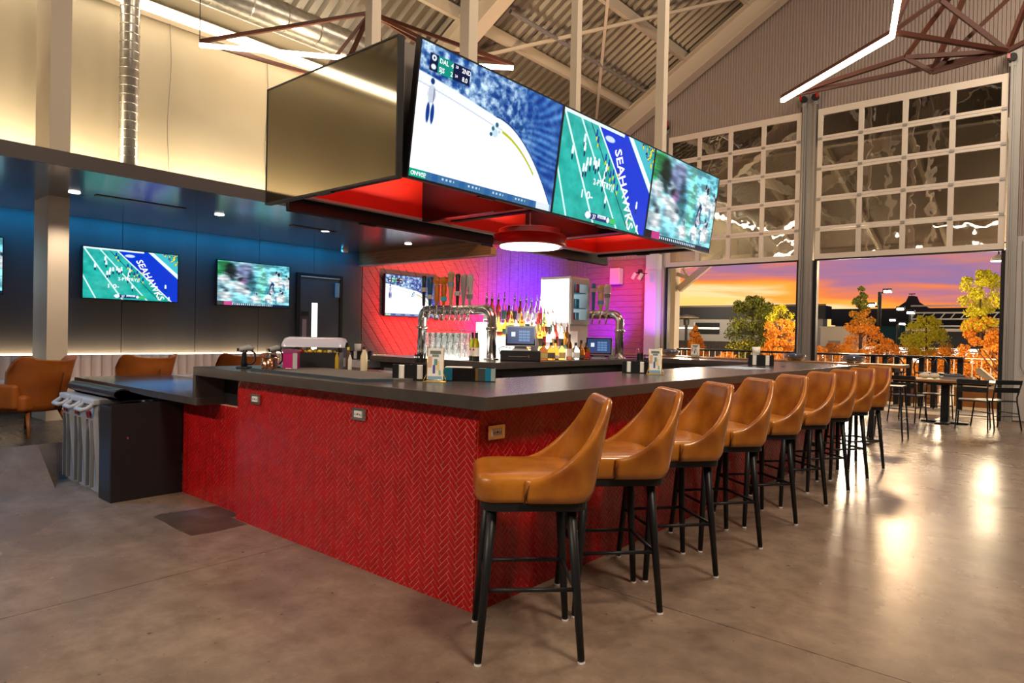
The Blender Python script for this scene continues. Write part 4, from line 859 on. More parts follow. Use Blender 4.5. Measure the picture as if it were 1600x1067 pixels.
# registers
def pos(label, loc, rz, drawer):
    t = T('register', label, 'cash register', loc, rz); z = 0
    if drawer:
        P(t, 'cash_drawer', MB().box(-.22, .22, -.20, .20, 0, .115), M_black2, False, False, .006); P(t, 'drawer_front', MB().box(-.215, .215, -.206, -.20, .012, .095), M_black, False, False); P(t, 'lock', MB().tube([(.09, -.206, .055), (.09, -.212, .055)], .014, 12), M_chrome, False, False); P(t, 'drawer_slot', MB().box(-.13, .07, -.2075, -.206, .05, .056), M_grey, False, False); z = .115
    P(t, 'stand', MB().loft([[(-.10, -.06, z), (.10, -.06, z), (.10, .10, z), (-.10, .10, z)], [(-.07, .0, z+.03), (.07, .0, z+.03), (.07, .06, z+.03), (-.07, .06, z+.03)], [(-.05, .06, z+.16), (.05, .06, z+.16), (.05, .09, z+.16), (-.05, .09, z+.16)]]), M_bin2, False, False)
    a = math.radians(22); c, s = math.cos(a), math.sin(a)
    def f(x, y, d): return Vector((x, -.06+y*s-d*c*1.0+.0, z+.05+y*c+d*s))
    P(t, 'tablet', MB().prism([(-.17, 0), (.17, 0), (.17, .24), (-.17, .24)], f, -.012, .006), M_bin2, False, False)
    P(t, 'tablet_glass', MB().prism([(-.163, .006), (.163, .006), (.163, .234), (-.163, .234)], f, .006, .0075), M_blackgl, False, False)
    scr = P(t, 'tablet_screen', MB().prism([(-.15, .025), (.15, .025), (.15, .222), (-.15, .222)], f, .0075, .008), mat('tablet_blue', (0, 0, 0), .3, emit=(.012, .05, .16), es=1.0), False, False)
    P(scr, 'card', MB().prism([(-.105, .11), (-.06, .11), (-.06, .165), (-.105, .165)], f, .008, .0085), mat('tablet_white', (0, 0, 0), .3, emit=(.8, .88, 1), es=1), False, False)
    for i in range(4):
        for j in range(3): P(scr, 'key', MB().prism([(-.02+j*.042, .055+i*.034), (.018+j*.042, .055+i*.034), (.018+j*.042, .08+i*.034), (-.02+j*.042, .08+i*.034)], f, .008, .0085), mat('tablet_key', (0, 0, 0), .3, emit=(.10, .25, .5), es=1), False, False)
    P(t, 'printer', MB().box(.12, .20, .08, .2, z, z+.14), M_bin, False, False)
    P(t, 'cable', MB().tube([(-.1, .1, z+.02), (-.2, .05, z+.04), (-.24, -.05, z+.02), (-.2, -.12, .002+z*.0)], .005, 6), M_black, True, False)
pos('touch-screen register on a black cash drawer beside the long tap tower', (-4.72, 5.72, ZI), math.radians(40), True)
pos('touch-screen register beside the short tap tower, without a drawer', (-4.70, 7.30, ZI), math.radians(32), False)
# glassware by the long tower
tm = MB().lathe([(.030, 0), (.038, .14), (.0355, .14), (.028, .006)], n=14).mesh('tumbler', M_glassc, True)
gk = T('glass_rack', 'wire shelf of glasses under the tap tower', 'rack', (-5.45, 5.4, ZI))
P(gk, 'shelf', MB().box(-5.78, -5.12, 5.17, 5.47, 1.385, 1.392), M_chrome); P(gk, 'lit_base', MB().box(-5.85, -5.10, 5.15, 5.49, ZI, ZI+.012), M_lit)
for xx in (-5.77, -5.13):
    for yy in (5.18, 5.46): P(gk, 'upright', MB().tube([(xx, yy, ZI), (xx, yy, 1.39)], .005, 6), M_chrome)
ti = 0
for z in (ZI+.0125, ZI+.155):
    for j, yy in enumerate((5.22, 5.32, 5.42)):
        for i in range(6):
            o = new('tumbler', tm); o.location = (-5.72+i*.095, yy, z); tag(o, f'clear tumbler in the {"bottom" if z < 1.2 else "upper"} layer, {ORD[j]} row back, {ORD[i]} from the left pipe', 'glass', 'tumblers under the tap tower')
wg = [(.036, 0), (.034, .003), (.005, .008), (.004, .10), (.02, .115), (.042, .15), (.043, .18), (.036, .225), (.034, .225), (.040, .18), (.018, .12), (.001, .118)]
wgm = MB().lathe(wg, n=16).mesh('wine_glass', M_glassc, True)
for i in range(6):
    o = new('wine_glass', wgm); o.location = (-5.66+i*.09, 5.31, 1.3925); tag(o, f'stemmed wine glass on the wire shelf, {ORD[i]} from the left pipe', 'wine glass', 'wine glasses on the wire shelf')
pit = T('glass_pitcher', 'clear glass pitcher at the left end of the glasses', 'pitcher', (-5.86, 5.38, ZI))
P(pit, 'vessel', MB().lathe([(.05, 0), (.062, .05), (.06, .12), (.042, .18), (.048, .24), (.044, .24), (.038, .18), (.055, .12), (.055, .05), (.045, .01)], (-5.88, 5.3, ZI), 18), M_glassc, True); P(pit, 'handle', MB().tube([(-5.935, 5.3, 1.27), (-5.98, 5.3, 1.24), (-5.98, 5.3, 1.16), (-5.94, 5.3, 1.13)], .008, 8), M_glassc, True)
for i, (xx, yy, c) in enumerate(((-5.06, 5.30, (.45, .55, .02)), (-4.93, 5.22, (.50, .42, .02)))):
    t = T('wine_bottle', ['green-yellow wine bottle nearer the glasses', 'yellow wine bottle in front of the right tap pipe'][i], 'bottle', (xx, yy, ZI), group='white wine bottles')
    P(t, 'glass_body', MB().lathe([(.036, 0), (.038, .005), (.038, .18), (.03, .21), (.0145, .245), (.0145, .30)], n=18), mat('wine_glass_%d' % i, c, .06, trans=.5), True, False)
    P(t, 'foil', MB().lathe([(.0155, .24), (.016, .25), (.016, .305)], n=14), mat('dark_foil', (.04, .05, .02), .4), False, False); P(t, 'paper_label', MB().lathe([(.0385, .05), (.0385, .14)], n=18), M_paper, False, False); P(t, 'dark_base', MB().lathe([(.0386, 0), (.0386, .045)], n=18), M_black, False, False)
    P(t, 'emblem', MB().tube([(0, -.0383, .12), (0, -.0392, .12)], .012, 10), M_redgl, False, False)

# ------------------------------------------------------------------ things on the bar top
mt = T('bar_mat', 'grey ribbed rubber service mat on the corner side of the bar top', 'mat', (-3.7, 2.56, ZT))
P(mt, 'mat_sheet', MB().prism([(-4.38, 2.36), (-3.10, 2.335), (-3.02, 2.50), (-3.04, 2.86), (-4.30, 2.86)], lambda a, b, d: (a, b, d), ZT, ZT+.014), M_mat); P(mt, 'mat_edge', MB().prism([(-4.385, 2.352), (-3.098, 2.327), (-3.015, 2.498), (-3.02, 2.50), (-3.10, 2.335), (-4.38, 2.36)], lambda a, b, d: (a, b, d), ZT, ZT+.018), mat('blue_grey_edge', (.04, .06, .085), .5))
def caddy(label, loc, rz, w=.16, h=.105, straws=True, cup=False):
    t = T('napkin_caddy', label, 'napkin caddy', loc, rz, 'black napkin caddies'); d = w*.8
    P(t, 'tray', MB().box(-w, w, -d*.5, d*.5, 0, .01).box(-.008, .008, -d*.5, d*.5, .01, h), M_black2, False, False)
    for sx in (-1, 1):
        for x0, x1 in ((.0, .36), (.68, 1.0)): [P(t, 'side_wall', MB().box(min(sx*w*x0, sx*w*x1), max(sx*w*x0, sx*w*x1), yy-.003, yy+.003, 0, h), M_black2, False, False) for yy in (-d*.5, d*.5)]
        P(t, 'end_wall', MB().box(sx*w-.004, sx*w+.004, -d*.5, d*.5, 0, h), M_black2, False, False)
        P(t, 'napkins', MB().box(min(sx*.02, sx*w*.93), max(sx*.02, sx*w*.93), -d*.45, d*.45, .01, h*.96), M_paper, False, False)
    if straws:
        P(t, 'straw_cup', MB().box(.0, .09, d*.5+.004, d*.5+.09, 0, h*1.1), M_black, False, False)
        for i in range(14): x = .01+.07*rb_.random(); y = d*.5+.012+.07*rb_.random(); P(t, 'straw', MB().tube([(x, y, .01), (x+rb_.uniform(-.012, .012), y, h*1.1+.045+.02*rb_.random())], .004, 5), M_black, False, False)
    if cup: P(t, 'paper_cup', MB().lathe([(.038, h), (.045, h+.09), (.043, h+.09), (.036, h+.005)], (-.05, .0, 0), 16), M_paper, True, False)
    return t
CAMR = math.radians(40)
caddy('black napkin caddy nearest the bar corner, next to the gold-framed menu', (-3.07, 2.68, ZT), CAMR+.1, .105, .095)
caddy('black napkin caddy halfway along the bar, behind the third stool', (-2.69, 4.72, ZT), CAMR-.15, .10, .095)
caddy('black napkin caddy with a paper cup near the far end of the bar', (-2.66, 7.45, ZT), CAMR-.3, .13, .12, False, True)
caddy('black napkin caddy with a paper cup in front of the red wall', (-6.98, 5.25, 1.0), CAMR, .13, .11, False, True)
def menu(label, loc, rz, h=.205, w=.098):
    t = T('table_menu', label, 'menu stand', loc, rz, 'gold-framed menu cards'); a = .10
    def f(x, z, d): return Vector((x, z*a+d, z))
    fr_ = [(-w/2, 0), (-w/2, h), (w/2, h), (w/2, 0)]
    P(t, 'wire_frame', MB().tube([f(-w/2, .012, 0), f(-w/2, h, 0), f(w/2, h, 0), f(w/2, .012, 0), f(-w/2, .012, 0)], .0032, 6).tube([f(-w/2, .05, 0), (-w/2-.02, -.015, .003), (w/2+.02, -.015, .003), f(w/2, .05, 0)], .0032, 6).tube([f(-w/2, .05, 0), (-w/2-.012, .06, .003), (w/2+.012, .06, .003), f(w/2, .05, 0)], .0032, 6), M_brass, True, False)
    card = P(t, 'card', MB().box(-w/2+.002, w/2-.002, -.001, .001, 0, h-.006), mat('card_white', (.80, .80, .78), .5), False, False)
    for v in card.data.vertices: v.co.y += v.co.z*a
    for (x0, x1, z0, z1, c) in ((-.033, .033, .165, .185, (.14, .18, .18)), (-.02, .02, .148, .163, (.2, .25, .25)), (-.044, -.022, .085, .15, (.62, .42, .30)), (-.015, .0, .05, .10, (.08, .09, .35)), (-.008, .012, .10, .135, (.1, .32, .38)), (.006, .026, .07, .125, (.75, .60, .30)), (.02, .034, .04, .07, (.25, .5, .3)), (-.044, .044, .006, .034, (.20, .38, .55))):
        k = w/.098; m = MB().prism([(x0*k, z0*h/.205), (x1*k, z0*h/.205), (x1*k*.9, z1*h/.205), (x0*k, z1*h/.205)], f, -.0016, -.0012); P(card, 'print', m, mat('ink_%d%d%d' % tuple(int(q*99) for q in c), c, .6), False, False)
    return t
menu('gold-framed menu card at the bar corner', (-2.88, 2.70, ZT), CAMR)
menu('gold-framed menu card halfway along the bar', (-2.50, 4.70, ZT), CAMR-.1)
tr = T('acrylic_organizer', 'low black and clear blue organizer tray behind the menu card at the bar corner', 'tray', (-2.83, 2.92, ZT), CAMR)
P(tr, 'tray_base', MB().box(-.175, .175, -.06, .06, 0, .006), M_black, False, False)
for x0, x1, m in ((-.17, -.14, M_black2), (-.14, -.085, mat('blue_acrylic', (.01, .18, .32), .15, coat=.5)), (-.085, .055, M_blackgl), (.055, .07, M_brass), (.07, .115, mat('smoked_acrylic', (.05, .06, .06), .1, coat=.5)), (.115, .15, MATS['blue_acrylic']), (.15, .175, mat('clear_edge', (.3, .4, .42), .1, coat=.5))):
    P(tr, 'front_panel', MB().box(x0, x1, -.062, -.055, .006, .082), m, False, False)
P(tr, 'back_panel', MB().box(-.175, .175, .054, .06, .006, .082), M_black2, False, False); P(tr, 'end_panel', MB().box(-.175, -.17, -.055, .054, .006, .082), M_black2, False, False); P(tr, 'end_panel', MB().box(.17, .175, -.055, .054, .006, .082), M_black2, False, False)
P(tr, 'paper_stack', MB().box(-.13, .03, -.05, .05, .006, .086), M_paper, False, False)
def scanner(label, loc, rz, s=1.0):
    t = T('handheld_scanner', label, 'scanner', loc, rz)
    P(t, 'base', MB().lathe([(.055, 0), (.058, .006), (.05, .014), (.02, .018)], n=20), M_black2, True, False)
    P(t, 'grip', MB().tube([(0, 0, .012), (-.002, 0, .05), (0, 0, .11), (.004, 0, .135)], [.022, .021, .017, .02], 12), M_black2, True, False)
    P(t, 'head', MB().tube([(-.035, 0, .135), (-.02, 0, .14), (.03, 0, .152), (.055, 0, .146), (.062, 0, .14)], [.014, .02, .022, .02, .012], 12), M_bin, True, False)
    P(t, 'loop', MB().tube([(.045, 0, .14), (.075, 0, .11), (.078, 0, .06), (.055, 0, .035), (.02, 0, .03)], .007, 8), M_black, True, False)
    P(t, 'window', MB().box(-.05, -.034, -.012, .012, .125, .148), M_blackgl, False, False)
scanner('black and grey handheld scanner standing on a round base at the bar end', (-4.64, 2.44, ZT), CAMR+.2)
scanner('black handheld scanner just behind the copper mug', (-4.55, 2.62, ZT), CAMR+.9)
mg = T('copper_mug', 'shiny copper mug with a wire handle on the bar top', 'mug', (-4.22, 2.385, ZT), CAMR)
P(mg, 'cup', MB().lathe([(.034, 0), (.036, .003), (.039, .095), (.037, .095), (.033, .006)], n=24), M_copper, True, False); P(mg, 'handle', MB().tube([(.036, 0, .085), (.06, 0, .10), (.085, 0, .085), (.08, 0, .055), (.037, 0, .012)], .004, 8), M_copper, True, False)
mj = T('mason_jar', 'clear glass jar behind the copper mug', 'jar', (-4.33, 2.48, ZT)); P(mj, 'jar_glass', MB().lathe([(.036, 0), (.04, .01), (.04, .095), (.032, .11), (.032, .135), (.029, .135), (.029, .11), (.036, .09), (.036, .012)], n=18), M_glassc, True, False); P(mj, 'rim_band', MB().lathe([(.033, .115), (.034, .125)], n=18), M_chrome, False, False)
bx_ = T('tea_box', 'magenta carton beside the fruit caddy', 'box', (-4.27, 2.60, ZT), CAMR); P(bx_, 'carton', MB().box(-.05, .05, -.03, .03, 0, .125), mat('magenta_card', (.42, .01, .16), .45), False, False); P(bx_, 'side_strip', MB().box(.02, .052, -.032, -.03, 0, .125), M_bin2, False, False); P(bx_, 'lid_window', MB().box(-.052, .052, -.032, .032, .125, .15), mat('plum_acrylic', (.25, .06, .16), .2), False, False); P(bx_, 'print_strip', MB().box(-.03, .01, -.0305, -.03, .01, .018), M_paper, False, False)
cc = T('garnish_caddy', 'black garnish caddy with a pale dome lid and cut fruit', 'caddy', (-4.38, 2.86, ZT), CAMR+.08); 
P(cc, 'tub', MB().box(-.20, .20, -.09, .09, 0, .125), M_black, False, False)
lo = []
for i in range(9):
    a = i/8*PI; lo.append((-.02+.0, math.cos(a)*.11, .15+math.sin(a)*.075))
P(cc, 'dome_lid', MB().loft([[(x, y*k+.03, .135+(z-.15)*k2+.03) for _, y, z in lo] for x, k, k2 in ((-.235, .7, .55), (-.22, .95, .9), (-.19, 1, 1), (.19, 1, 1), (.22, .95, .9), (.235, .7, .55))], closed=False), mat('frosted_lid', (.50, .50, .62), .25, coat=.4), True, False)
for i in range(4): P(cc, 'divider', MB().box(-.12+i*.08, -.116+i*.08, -.085, .085, .10, .135), M_bin2, False, False)
fc = [((.85, .42, .01), 'orange'), ((.55, .02, .01), 'red'), ((.85, .55, .02), 'yellow'), ((.80, .60, .05), 'lemon'), ((.62, .48, .2), 'tan')]
for i in range(10):
    c, n_ = fc[[0, 0, 1, 2, 0, 2, 3, 3, 4, 4][i]]; P(cc, 'fruit_slice', MB().lathe([(.006, 0), (.020, .008), (.020, .024), (.006, .032)], (-.165+i*.036, -.045+.02*(i % 2), .118), 10), mat('fruit_'+n_, c, .4), True, False)
for i, (x, y, r, h, c, cp, lab) in enumerate(((-4.19, 2.93, .016, .15, (.45, .30, .03), (.03, .02, .02), 'small olive-oil coloured sauce bottle with a black cap beside the garnish caddy'), (-4.15, 3.0, .018, .17, (.10, .04, .02), (.75, .55, .05), 'small dark sauce bottle with a yellow cap'), (-4.10, 2.98, .015, .13, (.60, .58, .55), (.1, .1, .1), 'small clear bottle beside the yellow-capped one'), (-4.02, 3.05, .024, .18, (.62, .52, .33), (.05, .03, .02), 'cream dressing bottle nearer the garnish caddy'), (-3.96, 3.0, .024, .18, (.66, .57, .38), (.05, .03, .02), 'cream dressing bottle at the end of the condiments'))):
    t = T('sauce_bottle', lab, 'bottle', (x, y, ZT), group='sauce bottles on the bar top'); P(t, 'body', MB().lathe([(r*.95, 0), (r, .005), (r, h*.6), (r*.45, h*.82), (r*.42, h*.9)], n=14), mat('sauce_%d' % i, c, .25), True, False); P(t, 'cap', MB().lathe([(r*.5, h*.88), (r*.5, h)], n=12), mat('saucecap_%d' % i, cp, .4), False, False)
one('paper_mat', MB().prism([(-2.86, 6.45), (-2.42, 6.35), (-2.30, 6.75), (-2.72, 6.98)], lambda a, b, d: (a, b, d), ZT, ZT+.002), mat('blue_print_paper', (.20, .40, .62), .6, noise=(14, (.6, .68, .75), O3, 3, .4, .6, 0)), 'blue printed paper placemat near the far caddy', 'placemat')
ch_ = T('card_holder', 'clear acrylic card holder beside the far napkin caddy', 'holder', (-2.47, 7.62, ZT), CAMR); P(ch_, 'front', MB().box(-.025, .025, -.012, -.009, 0, .16), M_glassc, False, False); P(ch_, 'back', MB().box(-.025, .025, .009, .012, 0, .16), M_glassc, False, False); P(ch_, 'foot', MB().box(-.03, .03, -.02, .02, 0, .006), M_glassc, False, False)
# long wooden drinks table behind the bar
dt = T('drinks_table', 'long wooden drinks table with black legs behind the bar', 'table', (-3.9, 10.0, 0))
for i in range(3): P(dt, 'board', MB().box(-6.9, -1.66, 9.72+i*.16, 9.875+i*.16, 1.03, 1.072), M_oak)
P(dt, 'apron', MB().box(-6.8, -1.76, 9.78, 10.14, .97, 1.03), M_black)
for xx in (-6.7, -4.3, -2.05):
    P(dt, 'leg', MB().box(xx-.03, xx+.03, 9.93, 9.99, .03, .97), M_black2); P(dt, 'foot', MB().box(xx-.03, xx+.03, 9.7, 10.22, 0, .03), M_black2)
def bowl(label, x, y, z, r=.13):
    t = T('glass_bowl', label, 'bowl', (x, y, z), 0, 'glass bowls on the drinks table'); P(t, 'bowl_glass', MB().lathe([(r*.55, 0), (r*.9, .03), (r, .085), (r*.97, .085), (r*.85, .034), (r*.5, .006)], n=24), M_glassc, True, False); P(t, 'blue_napkin', MB().lathe([(r*.5, .03), (r*.85, .05), (r*.8, .09), (r*.3, .11)], n=9), mat('navy_napkin', (.06, .09, .16), .8), False, False)
bowl('glass bowl with a navy napkin, at the corner post end of the drinks table', -5.0, 9.9, 1.072, .15); bowl('glass bowl with a navy napkin, in the middle of the drinks table', -3.05, 9.9, 1.072, .15); bowl('glass bowl with a navy napkin, at the patio end of the drinks table', -2.28, 9.9, 1.072, .15)
menu('white menu card standing on the drinks table', (-4.55, 9.85, 1.072), CAMR-.3, .20, .13)
for i, (xx, lab) in enumerate(((-5.6, 'small glass shaker on the drinks table near the corner post'), (-2.68, 'small glass shaker between the two bowls on the drinks table'))):
    t = T('salt_shaker', lab, 'shaker', (xx, 9.9, 1.072)); P(t, 'glass_body', MB().lathe([(.022, 0), (.025, .005), (.02, .07)], n=12), M_glassc, True, False); P(t, 'cap', MB().lathe([(.021, .07), (.02, .09), (.006, .1)], n=12), M_chrome, True, False)

# ------------------------------------------------------------------ line lights
nl = [(-8.559, 3.836, 5.0), (-7.353, 5.267, 5.0), (-7.493, 5.669, 5.75), (-6.263, 6.381, 5.0), (-5.846, 6.805, 5.0), (-7.76, 5.074, 4.75), (-7.0, 6.3, 5.35), (-6.6, 5.2, 4.85)]
frame_light('rust steel frame light with a white line, above the switched-off screen', nl, [(0, 2), (0, 5), (1, 2), (5, 2), (2, 3), (2, 4), (2, 7), (5, 7), (6, 4), (5, 1), (2, 6)], [(0, 1), (3, 4)], (2, 0), 'rust steel line lights')
nr = [(-2.942, 8.769, 4.5), (-1.515, 7.817, 4.6), (-1.173, 6.429, 4.6), (-.598, 8.665, 4.45), (-1.508, 8.474, 4.55), (-1.252, 8.554, 4.35), (-1.436, 8.52, 5.4), (-1.061, 8.898, 5.4), (-.978, 8.963, 5.4), (-.362, 9.033, 5.4), (-.206, 8.647, 4.6), (-2.0, 8.2, 5.3)]
frame_light('rust steel frame light with a bent white line, in front of the ribbed gable wall', nr, [(0, 1), (1, 2), (1, 3), (6, 3), (0, 4), (0, 3), (4, 3), (4, 5), (5, 3), (4, 7), (5, 8), (1, 6), (1, 7), (3, 9), (3, 10), (5, 9), (6, 7), (7, 8), (8, 9)], [(0, 1), (1, 2)], (6, 9), 'rust steel line lights')
# ------------------------------------------------------------------ ducts
dv = T('air_duct', 'upright spiral duct dropping in front of the beige wall', 'duct', (-9.6, 3.39, 2.9))
P(dv, 'pipe', MB().tube([(-9.6, 3.39, 2.9), (-9.6, 3.39, 5.75), (-9.6, 3.44, 5.92), (-9.55, 3.6, 6.02), (-9.5, 3.9, 6.05)], .115, 20), M_steel, True)
for i in range(24): P(dv, 'seam_ring', MB().lathe([(.115, 0), (.122, .006), (.115, .012)], (-9.6, 3.39, 3.02+i*.115), 20), M_steel)
P(dv, 'collar', MB().lathe([(.122, 0), (.135, .04), (.13, .12), (.122, .16)], (-9.6, 3.39, 2.93), 20), M_steel, True)
dh = T('air_duct', 'long level spiral duct running under the roof edge', 'duct', (-9.15, 6.0, 6.0))
P(dh, 'pipe', MB().tube([(-9.15, 1.5, 6.02), (-9.15, 14.3, 6.02)], .23, 24), M_steel, True)
for i in range(22): P(dh, 'seam_ring', MB().tube([(-9.15, 2+i*.55, 6.02), (-9.15, 2.025+i*.55, 6.02)], .238, 24), M_steel)
for yy in (4.5, 7.5, 10.5): P(dh, 'hanger_rod', MB().tube([(-9.15, yy, 6.2), (-9.15, yy, roofz(-9.15)-.02)], .006, 5), M_gal)

# ------------------------------------------------------------------ lounge
PZ = .3
bq = T('banquette', 'pale channel-tufted bench along the charcoal wall', 'bench', (XL+.3, 2.0, PZ))
P(bq, 'base', MB().box(XL+.03, XL+.5, -3, 5.9, PZ, PZ+.22), M_black); P(bq, 'seat_cushion', MB().box(XL+.03, XL+.56, -3, 5.9, PZ+.22, PZ+.38), M_bench)
yy = -2.98
while yy < 5.85:
    lo = []
    for z, k in ((PZ+.36, 1.0), (PZ+.60, .86), (PZ+.665, .78)):
        lo.append([(XL+.03, yy+.002, z)]+[(XL+.03+.10*k*(.55+.45*math.sin(PI*i/6)), yy+.002+.120*i/6, z) for i in range(7)]+[(XL+.03, yy+.122, z)])
    P(bq, 'channel', MB().loft(lo), M_bench, False); yy += .124
P(bq, 'top_ledge', MB().box(XL+.03, XL+.07, -3, 5.9, PZ+.665, PZ+.675), M_black); P(bq, 'led_strip', MB().box(XL+.032, XL+.055, -3, 5.9, PZ+.675, PZ+.69), M_led2)
def armchair():
    t = T('lounge_chair', 'chair', 'armchair', group='cognac lounge chairs')
    # front is +y; a winged back seen from behind
    loops = []; n = 24
    for i in range(n+1):
        u = -1+2*i/n; au = abs(u)
        x = .30*math.sin(u*1.25)/math.sin(1.25); yb = -.27+.26*au**2.4; ht = .755-.03*(1-au**2)*1.6+(.015 if au > .6 else 0)-(.06 if au > .96 else 0)-.10*max(0, au-.82)/.18
        L_ = []
        for j in range(8):
            z = .235+(ht-.235)*j/7; k = (z-.235)/.5; L_.append((x*(.86+.30*k), yb-.10*k-.012, z))
        L_.append((x*(.86+.30*1.02), yb-.115, ht+.014))
        for j in range(7, -1, -1):
            z = .235+(ht-.235)*j/7; k = (z-.235)/.5; L_.append((x*(.86+.30*k)*.90, yb-.10*k+.055, z))
        loops.append(L_)
    P(t, 'backrest', MB().loft(loops), M_leather2, True, False)
    P(t, 'back_seam', MB().tube([(0, -.295+.0, .26), (0, -.345, .45), (0, -.372, .60)], .005, 6), M_seam, True, False)
    P(t, 'seat', MB().box(-.29, .29, -.22, .29, .235, .40), M_leather2, False, False, .04)
    for sx in (-1, 1):
        P(t, 'armrest', MB().box(min(sx*.24, sx*.33), max(sx*.24, sx*.33), -.16, .28, .26, .50), M_leather2, False, False, .035)
        for sy in (-1, 1): P(t, 'leg', MB().tube([(sx*.19, sy*.17, .24), (sx*.255, sy*.245, 0)], [.021, .012], 10), mat('walnut_leg', (.30, .10, .025), .4), True, False)
    return t
ac = armchair()
for i, (x, y, a, lab) in enumerate(((-7.74, 1.87, -145, 'cognac leather lounge chair in front of the pale column, legs in view'), (-8.05, 2.98, -165, 'cognac leather lounge chair behind the lower side counter'), (-8.15, 4.15, -170, 'cognac leather lounge chair behind the handheld scanners'))):
    o = ac if i == 0 else copy_tree(ac); place(o, (x, y, PZ), math.radians(a-90), lab)
for i, (x, y) in enumerate(((-8.75, 1.15), (-8.9, 3.2), (-8.95, 4.6))):
    t = T('lounge_table', ['round dark table at the left edge beside the first lounge chair', 'round dark table in front of the bench behind the second lounge chair', 'round dark table behind the third lounge chair'][i], 'table', (x, y, PZ), group='round dark lounge tables')
    P(t, 'top', MB().lathe([(.32, 0), (.33, .01), (.33, .025), (.32, .03)], (0, 0, .40), 28), mat('dark_walnut', (.05, .035, .03), .35), False, False); P(t, 'pedestal', MB().lathe([(.03, 0), (.03, .40)], n=14), M_black2, False, False); P(t, 'foot', MB().lathe([(.22, 0), (.22, .01), (.04, .02)], n=24), M_black2, False, False)

# ------------------------------------------------------------------ dining table and chairs by the doors
dtb = T('dining_table', 'wooden dining table on a black pedestal in the doorway', 'table', (-1.66, 13.55, 0))
for i in range(5): P(dtb, 'board', MB().box(-2.44, -.95, 13.15+i*.16, 13.305+i*.16, .71, .745), M_oak)
P(dtb, 'edge_frame', MB().box(-2.4, -1.0, 13.2, 13.9, .68, .71), M_black); P(dtb, 'pedestal', MB().box(-1.72, -1.60, 13.49, 13.61, .02, .68), M_black2); P(dtb, 'foot', MB().box(-2.0, -1.32, 13.45, 13.65, 0, .03), M_black2); P(dtb, 'foot', MB().box(-1.76, -1.56, 13.2, 13.9, 0, .028), M_black2)
def metal_chair():
    t = T('patio_chair', 'chair', 'chair', group='black metal dining chairs')
    P(t, 'seat', MB().box(-.21, .21, -.20, .21, .445, .465), M_black2, False, False, .008)
    for sx in (-1, 1):
        P(t, 'back_leg', MB().tube([(sx*.215, -.30, 0), (sx*.20, -.21, .44), (sx*.19, -.215, .52), (sx*.205, -.30, .80)], .011, 8), M_black2, True, False); P(t, 'front_leg', MB().tube([(sx*.225, .24, 0), (sx*.20, .19, .45)], .011, 8), M_black2, True, False); P(t, 'side_rail', MB().tube([(sx*.21, -.245, .26), (sx*.213, .215, .26)], .008, 6), M_black2, True, False)
    P(t, 'back_slat', MB().box(-.20, .20, -.305, -.285, .73, .80), M_black2, False, False); P(t, 'back_slat', MB().box(-.195, .195, -.268, -.25, .60, .68), M_black2, False, False); P(t, 'cross_rail', MB().tube([(-.21, -.245, .22), (.21, -.245, .22)], .008, 6), M_black2, True, False)
    return t
mc = metal_chair()
for i, (x, y, a, lab) in enumerate(((-2.17, 13.25, -10, 'black metal chair at the stool end of the dining table'), (-1.22, 13.10, 2, 'black metal chair on the near side of the dining table, beside the pedestal'), (-.95, 13.35, 40, 'black metal chair at the door jamb end of the dining table'), (-1.85, 14.05, 180, 'black metal chair on the far side of the dining table'))):
    o = mc if i == 0 else copy_tree(mc); place(o, (x, y, 0), math.radians(a), lab)
tp = T('cutlery_box', 'clear plastic box with dark cutlery on the dining table', 'box', (-1.5, 13.6, .745)); P(tp, 'box_body', MB().box(-1.75, -1.30, 13.5, 13.72, .745, .80), mat('clear_plastic', (.5, .5, .5), .1, trans=.6)); P(tp, 'cutlery', MB().box(-1.70, -1.40, 13.53, 13.69, .80, .83), mat('navy_cloth', (.05, .06, .09), .7))
for i, xx in enumerate((-1.98, -1.83)): one('rolled_napkin', MB().lathe([(.02, 0), (.07, .02), (.075, .05), (.05, .085), (.01, .095)], (xx, 13.55, .752), 14, 1.2, .9), mat('cream_cloth', (.72, .62, .5), .8), ['cream rolled napkin nearer the stools on the dining table', 'cream rolled napkin beside the clear box on the dining table'][i], 'napkin', 'rolled napkins', True)
one('plate', MB().lathe([(.10, 0), (.16, .006), (.15, .008), (.1, .004)], (-1.9, 13.5, .745), 20), mat('olive_plate', (.35, .32, .05), .3), 'olive plate under the rolled napkins', 'plate')
hs = T('bar_height_chair', 'thin black bar-height chair beyond the last leather stool', 'bar stool', (-2.0, 10.6, 0)); x, y = -2.0, 10.75
P(hs, 'seat', MB().box(x-.19, x+.19, y-.19, y+.19, .73, .75), M_black2)
for sx in (-1, 1):
    for sy in (-1, 1): P(hs, 'leg', MB().tube([(x+sx*.17, y+sy*.17, .73), (x+sx*.22, y+sy*.22, 0)], .012, 8), M_black2)
    P(hs, 'stretcher', MB().tube([(x+sx*.2, y-.2, .28), (x+sx*.2, y+.2, .28)], .009, 6), M_black2)

# ------------------------------------------------------------------ outside: patio, trees, street
S('ground_patio', MB().box(-40, 20, YB+.3, 90, -.2, -.02), M_ext, 'pale patio paving and street beyond the doors')
